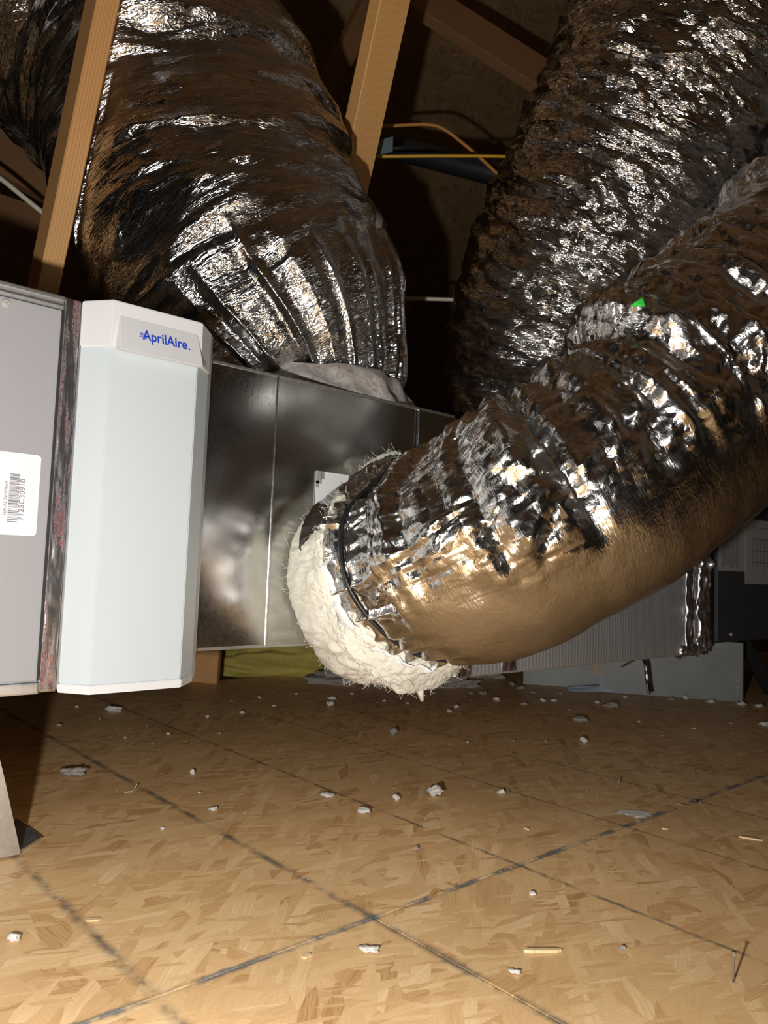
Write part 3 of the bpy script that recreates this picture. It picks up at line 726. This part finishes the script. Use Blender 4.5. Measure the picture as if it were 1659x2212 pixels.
def ring(name, s_at, rad, half, thick, mat, parent, wob=0.0, n=200, jag=0.0, seed=1, slant=0.0, arc=None):
    i = int(np.argmin(np.abs(sC-s_at))); c, t, nn, b = CC[i, :3], TC[i], NC[i], BC[i]
    th = np.linspace(0, 2*math.pi, n, endpoint=False) if arc is None else np.linspace(arc[0], arc[1], n)
    w_ = fn(1, n, .1, 5, seed)[0]*wob - 0.036*np.exp(-((th-0.7)/0.45)**2)*math.exp(-(s_at/0.14)**2); j_ = fn(1, n, .1, 1.6, seed+3)[0]*jag
    d_ = np.cos(th)[:, None]*nn+np.sin(th)[:, None]*b
    rows = []
    for (dr_, ds_, jj) in ((0, -half, 1), (thick, -half, 1), (thick, half, 0), (0, half, 0), (0, -half, 1)):
        rows.append(c + d_*(rad+w_+dr_+slant*(ds_ < 0))[:, None] + t[None, :]*(ds_ + jj*j_ + w_*0.2 + tilt(th)*max(0, 1-s_at/0.28))[:, None])
    return link(name, grid_mesh(name, np.stack(rows), arc is None), mat, parent, True)
r_t = float(np.interp(TIE, sC, CC[:, 3]))
ring('tie_strap', TIE, r_t-0.013, 0.0045, 0.006, M['black'], nd, 0.0015, seed=5)
ring('liner_edge', 0.014, r_t-0.002, 0.020, 0.002, M['liner'], nd, 0.003, jag=0.004, seed=8, slant=0.006, arc=(1.62, 3.1))
# wool between jacket and plenum
def wool():
    ctrl = [(PC+Vector((0.0, -0.003, 0)), 0.205), (PC+Vector((0, -0.02, 0)), 0.228), (PC+Vector((0, -0.05, -0.002)), 0.232), (at(850, 1216, 1.63), 0.234), (at(884, 1210, 1.59), 0.228), (at(912, 1204, 1.55), 0.19)]
    P = spline([(*p, r) for p, r in ctrl], 200); ns, nt = 130, 620
    C, s = resample(P, ns); T, N, B = frames(C[:, :3], (0, 0, 1)); th = np.linspace(0, 2*math.pi, nt, endpoint=False)
    h = fn(ns, nt, 18, 26, 51)*0.006 + fn(ns, nt, 8, 12, 55)*0.0035 - np.abs(fn(ns, nt, 7, 12, 52))*0.0028 + np.abs(fn(ns, nt, 2.4, 4, 53))*0.002 + fn(ns, nt, 1.2, 1.4, 54)*0.0006
    low = np.clip(-np.cos(th), 0, 1)**2
    h = h + (low*0.032)[None, :]*np.sin(np.pi*np.clip(s/s[-1], 0, 1))[:, None]
    h = h - (0.046*np.exp(-((th-0.78)/0.42)**2))[None, :]
    # hanging lock of wool below
    sag = np.exp(-((th-math.pi-0.25)/0.035)**2)[None, :]*np.exp(-((s/s[-1]-0.45)/0.10)**2)[:, None]*0.04
    R = C[:, 3][:, None]+h+sag
    V = C[:, None, :3] + R[:, :, None]*(np.cos(th)[None, :, None]*N[:, None, :]+np.sin(th)[None, :, None]*B[:, None, :])
    V = V + (smooth(s, 0.05, s[-1])[:, None]*tilt(th)[None, :])[:, :, None]*T[:, None, :]
    V[:, :, 1] = np.minimum(V[:, :, 1], YP-0.0025)
    o = link('insulation', grid_mesh('insulation', V, True), M['wool'], nd, True)
    o['label'] = 'fluffy cream fibreglass insulation collar'
    # loose fibres
    rg = np.random.default_rng(9); cu = bpy.data.curves.new('fibres', 'CURVE'); cu.dimensions = '3D'; cu.bevel_depth = 0.00035; cu.bevel_resolution = 0
    off = wloc(nd)
    for k in range(1500):
        i = rg.integers(8, ns-6); j = rg.integers(0, nt); p = Vector(V[i, j]); q = Vector(V[i, (j+3) % nt]); c = Vector(C[i, :3]); n_ = (p-c).normalized()
        t1 = (q-p).normalized(); t2 = n_.cross(t1)
        a = rg.uniform(0, 6.28); L = rg.uniform(0.006, 0.024); dirv = (t1*math.cos(a)+t2*math.sin(a))*0.8+n_*rg.uniform(0.2, 1.0)
        sp_ = cu.splines.new('POLY'); sp_.points.add(3)
        for m in range(4):
            f = m/3; x = p + dirv*L*f + Vector(rg.normal(0, 1, 3))*0.002*f - n_*0.001 - off
            x.y = min(x.y, YP-0.002-off.y); sp_.points[m].co = (*x, 1)
    cu.materials.append(M['wool']); f = bpy.data.objects.new('fibres', cu); COL.objects.link(f); f.parent = nd; f['kind'] = 'stuff'
    return o
wool()

# green printed mark on the near duct
def patch_on_duct(name, u, v, du, dv, mat, parent, nx=3):
    """small print lying on the jacket: nearest jacket vertices along the sight line, lifted a little"""
    me = jk3.data; n = len(me.vertices); co = np.empty(n*3); me.vertices.foreach_get('co', co); co = co.reshape(-1, 3)+np.array(wloc(jk3))
    r = co-np.array(CAM); z = r@np.array(FW); px = CX+FPX*(r@np.array(RT))/z; py = CY-FPX*(r@np.array(UP))/z
    n1, n2 = 9, 7; V = np.zeros((n1, n2, 3))
    for i in range(n1):
        for j in range(n2):
            f, g = i/(n1-1), j/(n2-1)
            a = -du + 2*du*f + 5*(0.5-g); b = dv*(1-0.35*f) - 2*dv*g*(0.25+0.75*f)
            k = np.where((np.abs(px-u-a) < 4.5) & (np.abs(py-v-b) < 4.5))[0]
            V[i, j] = at(u+a, v+b, (z[k].min() if len(k) else 1.4)-0.0022)
    o = link(name, grid_mesh(name, V, False), mat, parent, True)
    m = o.modifiers.new('thickness', 'SOLIDIFY'); m.thickness = 0.0008
    return o
patch_on_duct('printed_mark', 1378, 654, 13, 9, M['green'], nd)['label'] = 'small bright green print'

# ------------------------------------------------------------------ foil duct-board trunk to the far furnace
tk = thing('trunk_duct', (2.05, 1.55, 0.198), 'silver foil duct-board trunk running back below the near duct', 'duct')
YT = 1.285
box('board_face', 1.387, 2.70, YT, 1.80, 0.198, 0.832, M['board'], tk, 0.012, 3)
t1 = strip('foil_tape', 1.565, 1.625, YT-0.0015, 0.205, 0.828, 0.0018, M['tape'], tk, (26, 160), 21); t1['label'] = 'foil tape band with red print'
box('tape_band', 1.386, 1.45, YT-0.003, 1.80, 0.20, 0.834, M['tape'], tk, 0.004)
t2 = strip('foil_tape', 2.535, 2.60, YT-0.0015, 0.205, 0.828, 0.004, M['tape_plain'], tk, (30, 160), 31)
t3 = strip('foil_tape', 2.61, 2.70, YT-0.002, 0.200, 0.828, 0.009, M['tape_plain'], tk, (36, 160), 41); t3['label'] = 'crumpled bright foil tape'
def crumple_bar(name, p0, p1, r, mat, parent, seed=1, n=(90, 26), amp=0.35):
    C, s = resample(spline([p0, (Vector(p0)+Vector(p1))/2, p1], 60), n[0]); T, N, B = frames(C, (0.1, 0.3, 1)); th = np.linspace(0, 2*math.pi, n[1], endpoint=False)
    R = r*(1+amp*(fac(n[0], n[1], 6, 4, seed)*0.6+fac(n[0], n[1], 3, 3, seed+1)*0.4)); R[0] *= 0.2; R[-1] *= 0.2
    V = C[:, None, :]+R[:, :, None]*(np.cos(th)[None, :, None]*N[:, None, :]+np.sin(th)[None, :, None]*B[:, None, :])
    return link(name, grid_mesh(name, V, True), mat, parent, False)
crumple_bar('tape_wad', (2.50, YT+0.004, 0.212), (2.66, YT+0.004, 0.222), 0.018, M['tape_plain'], tk, 77)
# ---- far furnace
ff = thing('furnace', (3.3, 1.55, 0.23), 'dark charcoal furnace cabinet with paper labels at right edge', 'furnace')
box('cabinet', 2.728, 4.0, YP+0.006, 1.80, 0.232, 0.86, M['dark_paint'], ff, 0.003)
box('door_panel', 2.755, 4.0, YP-0.006, YP+0.008, 0.240, 0.85, M['dark_paint'], ff, 0.003, 2)
box('end_frame', 2.704, 2.727, YP-0.004, 1.80, 0.226, 0.845, M['galv'], ff, 0.002)
b = onY(1547, 1392, YP-0.006); screw(ff, onY(1578, 1378, YP-0.006).x, YP-0.009, 0.262, 0.007)
yq = YP-0.0065
l1 = box('paper_label', onY(1552, 1200, yq).x, 3.7, yq-0.0006, yq, onY(1552, 1232, yq).z, 0.70, M['grey_paper'], ff); l1['label'] = 'grey instruction sheet'
l2 = box('paper_label', onY(1609, 1200, yq).x, 3.7, yq-0.0016, yq-0.0008, onY(1609, 1261, yq).z, 0.66, M['grey_paper'], ff); l2['label'] = 'diagram sheet'
bm = bmesh.new()
x0 = onY(1625, 1200, yq).x; z0 = onY(1625, 1232, yq).z
for k in range(7): bx(bm, x0+k*0.035, x0+k*0.035+0.004, yq-0.0022, yq-0.0018, z0+0.012*(k % 3), 0.63-0.01*(k % 2))
for k in range(4): bx(bm, x0, x0+0.2, yq-0.0022, yq-0.0018, z0+0.03+0.045*k, z0+0.033+0.045*k)
obj('diagram_lines', bm, M['grey_ink'], l2)
bm = bmesh.new(); x0 = onY(1560, 1200, yq).x; z0 = onY(1560, 1226, yq).z
for k in range(9): bx(bm, x0+0.016*k, x0+0.016*k+0.005, yq-0.0011, yq-0.0007, z0+0.004*((k*5) % 4), 0.69)
obj('printed_lines', bm, M['grey_ink'], l1)
# its stand: a folded steel sheet on the deck, a dark leg at the right
sd = thing('support_stand', (3.0, 1.29, 0), 'pale galvanized sheet metal stand under the dark far furnace', 'stand')
A_ = Vector((2.70, 1.72, 0)); B_ = Vector((3.0, 1.286, 0)); dv = (B_-A_).normalized(); nv = Vector((dv.y, -dv.x, 0))
def slab(name, a, b, z0, z1, t, mat, parent):
    d_ = (b-a).normalized(); n_ = Vector((d_.y, -d_.x, 0))*t
    return prism(name, [(a.x, a.y), (b.x, b.y), (b.x-n_.x, b.y-n_.y), (a.x-n_.x, a.y-n_.y)], 'z', z0, z1, mat, parent)
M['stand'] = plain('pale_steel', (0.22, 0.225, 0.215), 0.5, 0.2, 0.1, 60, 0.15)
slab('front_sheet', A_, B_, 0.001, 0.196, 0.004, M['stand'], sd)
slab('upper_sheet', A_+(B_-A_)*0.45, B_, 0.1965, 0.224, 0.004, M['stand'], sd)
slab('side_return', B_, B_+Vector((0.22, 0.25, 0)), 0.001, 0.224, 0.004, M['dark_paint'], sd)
for z in (0.03, 0.055, 0.08, 0.15, 0.2):
    c = B_-dv*0.018+nv*0.002; bm = bmesh.new(); bmesh.ops.create_icosphere(bm, subdivisions=2, radius=0.0055, matrix=Matrix.Translation((c.x, c.y, z))); obj('rivet', bm, M['screw'], sd)
o = bar('stand_leg', onZ(1668, 1500), Vector((3.25, 1.40, 0.218)), (1, -1, 0), 0.05, 0.02, M['black'], sd)
sh = thing('metal_panel', (2.5, 1.95, 0), 'pale steel panel with tan sticker on the floor under the trunk', 'panel')
A2 = onZ(1130, 1478); B2 = onZ(1440, 1500)
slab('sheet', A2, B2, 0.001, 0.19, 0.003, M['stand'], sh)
d_ = (B2-A2).normalized(); n2 = Vector((d_.y, -d_.x, 0))
a_ = A2+(B2-A2)*0.50+n2*0.001; b_ = A2+(B2-A2)*0.635+n2*0.001
slab('sticker', a_+n2*0.001, b_+n2*0.001, 0.058, 0.115, 0.0012, M['tan'], sh)
# blue plastic film
def film():
    pts = [onZ(1222, 1490), onZ(1300, 1494), onZ(1360, 1497), onZ(1425, 1501)]
    hs = [0.010, 0.022, 0.030, 0.066]; n = 40
    C = resample(spline(pts, 80), n)[0]; hz = np.interp(np.linspace(0, 3, n), range(4), hs)
    V = np.zeros((n, 9, 3)); wv = fn(n, 9, 4, 3, 5)*0.004
    for j in range(9):
        t = j/8; V[:, j, :2] = C[:, :2]+np.array([-0.016, -0.022])*(1-t)*1.2; V[:, j, 2] = 0.003+hz*t
        V[:, j, 0] += wv[:, j]; V[:, j, 1] += wv[:, j]
    o = link('plastic_film', grid_mesh('plastic_film', V, False), M['blue_film'], None, True)
    m = o.modifiers.new('thickness', 'SOLIDIFY'); m.thickness = 0.0008
    tag(o, 'crumpled pale blue plastic film at the foot of the stand', 'plastic')
film()
# dangling tape tail
def ribbon(name, pts, wid, side, mat, label, cat, seg=60, amp=0.15):
    C, s = resample(spline(pts, 160), seg); sv = np.array(side, float)
    tw = fn(1, seg, .1, 6, 8)[0]*amp
    a = C + sv*wid/2 + np.stack([tw*0.01, tw*0.008, tw*0], 1); b = C - sv*wid/2
    o = link(name, grid_mesh(name, np.stack([a, (a+b)/2+np.array([0, -0.002, 0]), b], 1), False), mat, None, False)
    m = o.modifiers.new('thickness', 'SOLIDIFY'); m.thickness = 0.0006
    tag(o, label, cat)
def stripes():
    n = NT('tape_tail'); oc = n.n('ShaderNodeTexCoord').outputs['Object']
    f = n.ramp(n.noise(oc, 42, 3, 0.6), [(0.52, 0.0), (0.58, 1.0)])
    n.set(Base_Color=n.mix(f, (0.01, 0.01, 0.012), (0.75, 0.75, 0.78)), Metallic=f, Roughness=0.3); return n.m
ribbon('tape_tail', [onY(1342, 1441, 1.60), onY(1362, 1430, 1.56), onY(1385, 1422, 1.50), onY(1394, 1432, 1.47), onY(1397, 1460, 1.46), onY(1400, 1482, 1.455), onY(1402, 1499, 1.45)],
       0.014, RT, stripes(), 'black and silver tape tail dangling below the trunk', 'tape')

# ------------------------------------------------------------------ cables, pipe, plate in the dark behind
tube_curve('yellow_cable', [at(700, 338, 2.6), at(820, 338, 2.6), at(950, 337, 2.62), at(1090, 338, 2.65), at(1200, 345, 2.7)], 0.0055, M['yellow_cable'], None, 8, 'yellow cable strung level between the upright ducts', 'cable')
tube_curve('orange_cable', [at(740, 278, 2.9), at(830, 273, 2.9), at(920, 269, 2.9), at(960, 280, 2.9), at(1010, 318, 2.9), at(1060, 362, 2.9), at(1130, 430, 2.9)], 0.0065, M['orange_cable'], None, 8, 'orange cable bending down behind the right upright duct', 'cable')
tube_curve('white_cable', [at(760, 655, 2.9), at(830, 648, 2.9), at(880, 645, 2.9), at(965, 647, 2.9), at(1060, 650, 2.9)], 0.0075, M['white_cable'], None, 8, 'white cable crossing low between the upright ducts', 'cable')
tube_curve('white_cable', [at(-80, 328, 2.3), at(0, 385, 2.3), at(78, 448, 2.32), at(160, 514, 2.36), at(260, 590, 2.5)], 0.0075, M['white_cable'], None, 8, 'white cable slanting behind the leaning upright timber', 'cable')
tube_curve('vent_pipe', [at(760, 300, 3.2), at(860, 322, 3.2), at(960, 346, 3.15), at(1060, 372, 3.1), at(1180, 404, 3.05)], 0.048, M['black_pipe'], None, 20, 'black vent pipe sloping behind the right upright duct', 'pipe')
q0 = at(820, 317, 2.45)
bm = bmesh.new()
vs = [bm.verts.new(at(u_, v_, 2.45)+Vector(FW)*t_) for t_ in (0, 0.004) for (u_, v_) in ((795, 308), (849, 295), (848, 327), (830, 332), (793, 338))]
bm.faces.new(vs[:5]); bm.faces.new(vs[5:][::-1])
for i in range(5): bm.faces.new((vs[i], vs[5+i], vs[5+(i+1)%5], vs[(i+1)%5]))
o = obj('steel_plate', bm, M['steel_blue']); tag(o, 'small blue-grey steel plate behind the bright orange timber', 'plate')

# ------------------------------------------------------------------ insulation heaps at the far edge of the decking
def heap(name, c, rx, ry, rz, mat, label, cat, seed, n=(40, 90), rough=1.0, ang=0.0):
    th = np.linspace(0, 2*math.pi, n[1], endpoint=False); ph = np.linspace(0.02, math.pi/2, n[0])
    h = 1+rough*(0.16*fn(n[0], n[1], 7, 9, seed)+0.09*fn(n[0], n[1], 3, 3.5, seed+1)+0.05*fn(n[0], n[1], 1.4, 1.6, seed+2))
    ca, sa = math.cos(ang), math.sin(ang)
    X = rx*np.sin(ph)[:, None]*np.cos(th)[None, :]*h; Y = ry*np.sin(ph)[:, None]*np.sin(th)[None, :]*h
    V = np.stack([c[0]+X*ca-Y*sa, c[1]+X*sa+Y*ca, np.maximum(c[2], c[2]+rz*np.cos(ph)[:, None]*h)], -1)
    o = link(name, grid_mesh(name, V, True), mat, None, True); tag(o, label, cat); return o
q = onZ(655, 1458); heap('insulation_batt', (q.x+0.05, q.y+0.12, -0.015), 0.42, 0.2, 0.17, M['yellow_wool'], 'yellow fibreglass batt lying behind the plenum at the decking edge', 'insulation', 3, rough=0.6, ang=-0.75)
q = onZ(470, 1462); heap('insulation_heap', (q.x-0.10, q.y+0.62, -0.05), 0.20, 0.15, 0.26, M['tuft_grey'], 'dark grey insulation heap beside the short timber post', 'insulation', 8)
q = onZ(780, 1476); heap('insulation_heap', (q.x, q.y, 0.0), 0.13, 0.07, 0.05, M['tuft_grey'], 'pale fluff heap directly below the hanging white wool', 'insulation', 13, rough=1.6, ang=-0.85)
q = onZ(955, 1483); heap('insulation_heap', (q.x, q.y, 0.0), 0.14, 0.05, 0.045, M['tuft_grey'], 'long low fluff ridge right of the hanging white wool', 'insulation', 18, rough=1.6, ang=-0.85)
q = onZ(1010, 1462); heap('insulation_heap', (q.x+0.02, q.y+0.03, 0.0), 0.13, 0.05, 0.075, M['tuft_grey'], 'dusty pinkish heap against the red printed tape of the trunk', 'insulation', 23, rough=1.6, ang=-0.9)

# ------------------------------------------------------------------ scraps on the decking
def tuft_mesh(seed, flat=0.45, sub=3):
    bm = bmesh.new(); bmesh.ops.create_icosphere(bm, subdivisions=sub, radius=0.5)
    rg = np.random.default_rng(seed); K = rg.normal(0, 1, (14, 3))*np.linspace(2, 11, 14)[:, None]; ph = rg.uniform(0, 6.28, 14); am = np.linspace(1, 0.25, 14)
    for v in bm.verts:
        p = np.array(v.co); n_ = 1+0.17*float((am*np.sin(K@p*1.9+ph)).sum()); v.co = v.co*min(1.7, max(0.3, n_))
        v.co.z = v.co.z*flat
    zm = min(v.co.z for v in bm.verts)
    for v in bm.verts: v.co.z -= zm+0.03
    me = bpy.data.meshes.new('insulation_tuft'); bm.to_mesh(me); bm.free(); me.shade_smooth(); return me
TM = {}
def tuft(u, v, wpx, hpx, mat, label, group='insulation scraps on the decking', seed=0, name='insulation_tuft', cat='insulation', rot=None):
    p = onZ(u, v); k = depth(p)/FPX
    key = (seed % 7, mat)
    if key not in TM: me = tuft_mesh(40+seed % 7); me.materials.append(M[mat]); TM[key] = me
    o = bpy.data.objects.new(name, TM[key]); COL.objects.link(o); o.location = p
    o.rotation_euler.z = math.atan2(R0.y, R0.x) + (random.uniform(-0.3, 0.3) if rot is None else rot)
    o.scale = (wpx*k, wpx*k*0.8, (max(0.3*wpx, hpx) if hpx > 0.2*wpx else hpx*0.5)*k*1.7)
    return tag(o, label, cat, group)
random.seed(21)
BIG = [(243,1536,34,14,'tuft','flat white insulation scrap on floor just below the filter door'),
 (153,1676,44,20,'tuft_grey','grey dusty lump on the floor near the shadow of the furnace stand'),
 (940,1720,34,22,'tuft','largest bright white tuft on the floor right of centre'),
 (785,1756,26,14,'tuft','white tuft beside the dark printed line left of the largest tuft'),
 (1083,1715,13,12,'tuft','small cube-like white crumb right of the largest tuft'),
 (855,1728,14,12,'tuft','small white crumb just left of the largest tuft'),
 (460,1750,16,9,'tuft','cream crumb between the two left printed lines'),
 (28,2032,24,20,'tuft','blurred white crumb at the lower left edge of the floor'),
 (795,2056,32,13,'tuft','blurred oval white crumb below the blue line crossing'),
 (850,1587,18,14,'tuft_grey','dusty grey tuft on the floor below the hanging lock of wool'),
 (1252,1559,30,14,'tuft_grey','grey flattened tuft on the far right floor below the trunk'),
 (1320,1529,26,15,'tuft_grey','tan-grey tuft on floor left of the dangling tape tail'),
 (1260,1604,15,12,'tuft','small pale crumb on the right floor below the grey flattened tuft'),
 (1650,1567,18,10,'tuft','pale crumb at the far right edge of the floor'),
 (415,1672,10,12,'tuft','tiny upright white crumb right of the grey dusty lump'),
 (1110,2102,20,9,'tuft','blurred flat white crumb at lower centre right of the floor'),
 (898,1838,13,10,'tuft_grey','small grey crumb on the pale strand right of centre'),
 (1150,1934,13,10,'tuft','lone white crumb below the blue line on the right'),
 (1345,2050,13,8,'tuft_grey','blurred grey crumb on the lower right floor'),
 (705,1720,26,6,'tuft','thin white smear of wool on the middle printed line'),
 (1370,1757,62,4,'tuft','wide thin grey patch of wool touching the blue line'),
 (717,1511,18,8,'tuft','pale tuft on dark floor below the plenum bottom, upper one of a pair'),
 (712,1526,14,12,'tuft','pale tuft on dark floor below the plenum bottom, lower one of a pair')]
for i, (u, v, a, b, m, lab_) in enumerate(BIG): tuft(u, v, a, b, m, lab_, None, i)
SMALL = [(128,1568,13),(166,1528,9),(215,1553,7),(270,1594,7),(363,1586,10),(473,1586,10),(448,1550,11),(523,1541,13),(592,1526,9),(430,1713,7),(350,1791,11),
 (851,1703,8),(1108,1602,9),(1010,1605,7),(1578,1563,9),(1125,1489,18),(1106,1481,15),(1042,1500,18),(1072,1513,16),(1016,1500,10),(986,1530,15),(970,1538,12),(1132,1523,15),
 (1172,1515,13),(1196,1515,14),(1210,1500,12),(1150,1498,11),(1290,1520,13),(1350,1508,12),(1450,1513,15),(1480,1510,16),(1535,1518,18),(1600,1524,20),(1640,1528,16),(1230,1535,9),
 (760,1500,9),(640,1500,8),(560,1508,8),(500,1515,7),(900,1495,14),(935,1500,12),(1000,1487,16),(880,1520,8),(830,1515,8),(1180,1602,8),(1380,1560,8),(1430,1590,7),(1500,1575,8)]
for i, (u, v, a) in enumerate(SMALL):
    a *= 0.85; tuft(u, v, a, a*0.6, random.choice(['tuft', 'tuft_grey']), 'tiny loose insulation crumb lying on the wooden decking', 'tiny insulation crumbs on the decking', i+3, 'insulation_crumb')
# dust-fine crumbs, uncountable
bm = bmesh.new(); rg = np.random.default_rng(4)
for k in range(230):
    u = rg.uniform(130, 1659); v = 1490+rg.beta(1.0, 2.2)*420
    p = onZ(u, v)
    if p.y > 2.6 or p.x > 3.6: continue
    r = rg.uniform(0.0008, 0.0022)
    bmesh.ops.create_icosphere(bm, subdivisions=1, radius=r, matrix=Matrix.Translation((p.x, p.y, r*0.5)) @ Matrix.Diagonal((1, rg.uniform(0.5, 1.4), 0.6, 1)))
o = obj('wool_dust', bm, M['tuft_grey']); tag(o, 'fine pale dust crumbs strewn across the decking', 'dust', kind='stuff')
# wood splinters
def splinter(u, v, lpx, ang, wid, mat, label, name='wood_splinter', thk=0.0015, cat='splinter'):
    p = onZ(u, v); L = lpx*depth(p)/FPX; a = math.atan2(R0.y, R0.x)+ang
    poly = [(-0.5, -0.2), (-0.3, -0.5), (0.35, -0.42), (0.5, 0.0), (0.3, 0.45), (-0.42, 0.4)]
    pts = []
    for x, y in poly:
        x *= L; y *= wid; pts.append((p.x+x*math.cos(a)-y*math.sin(a), p.y+x*math.sin(a)+y*math.cos(a)))
    o = prism(name, pts, 'z', 0.0003, thk, M[mat]); return tag(o, label, cat)
splinter(1622, 1813, 46, -0.45, 0.006, 'chip', 'pale wood splinter near the right edge of the floor', thk=0.003)
splinter(1172, 2057, 84, 0.08, 0.007, 'chip', 'blurred long wood splinter on the lower right floor', thk=0.004)
splinter(1437, 1792, 14, 0.0, 0.004, 'chip', 'short wood splinter just below the blue line', thk=0.003)
splinter(1138, 1792, 14, -1.0, 0.004, 'chip', 'small upright-looking wood sliver right of centre', thk=0.003)
splinter(202, 1988, 30, 0.2, 0.009, 'chip', 'blurred pale wood flake between the printed lines at left', thk=0.002)
splinter(662, 2066, 24, 0.8, 0.008, 'chip', 'blurred pale wood flake beside the blue line at left', thk=0.002)
splinter(1470, 1738, 22, -0.6, 0.006, 'wood_dark', 'dark wood flake touching the far end of the blue line', thk=0.002)
# nails and wire
def nail(u, v, hpx, lean, label):
    p = onZ(u, v); L = hpx*depth(p)/FPX; z = Vector((lean[0], lean[1], 1)).normalized(); t = thing('nail', p, label, 'nail')
    tube_curve('shank', [p+z*0.0002, p+z*L*0.5, p+z*L], 0.0011, M['dark_nail'], t, 8, seg=8)
    tube_curve('head', [p+z*L, p+z*(L+0.0005), p+z*(L+0.001)], 0.0028, M['dark_nail'], t, 10, seg=4)
M['dark_nail'] = plain('dull_steel', (0.20, 0.17, 0.15), 0.45, 0.8)
nail(1584, 2122, 62, (0.05, 0.0), 'blurred upright nail at the lower right of the floor')
nail(1337, 1695, 12, (0.1, 0.05), 'short upright nail on the right floor above the blue line')
p = [onZ(268, 1711, 0.0012), onZ(284, 1709, 0.0012), onZ(291, 1703, 0.003), onZ(296, 1694, 0.010)]
tube_curve('bent_nail', p, 0.0012, M['screw'], None, 8, 'bent shiny nail lying on the left printed line', 'nail', 20)
p = [onZ(1490, 1730, 0.001), onZ(1500, 1728, 0.003), onZ(1507, 1731, 0.003), onZ(1503, 1736, 0.001)]
tube_curve('wire_scrap', p, 0.001, M['dark_nail'], None, 8, 'small curled wire scrap lying on the blue line', 'wire', 20)
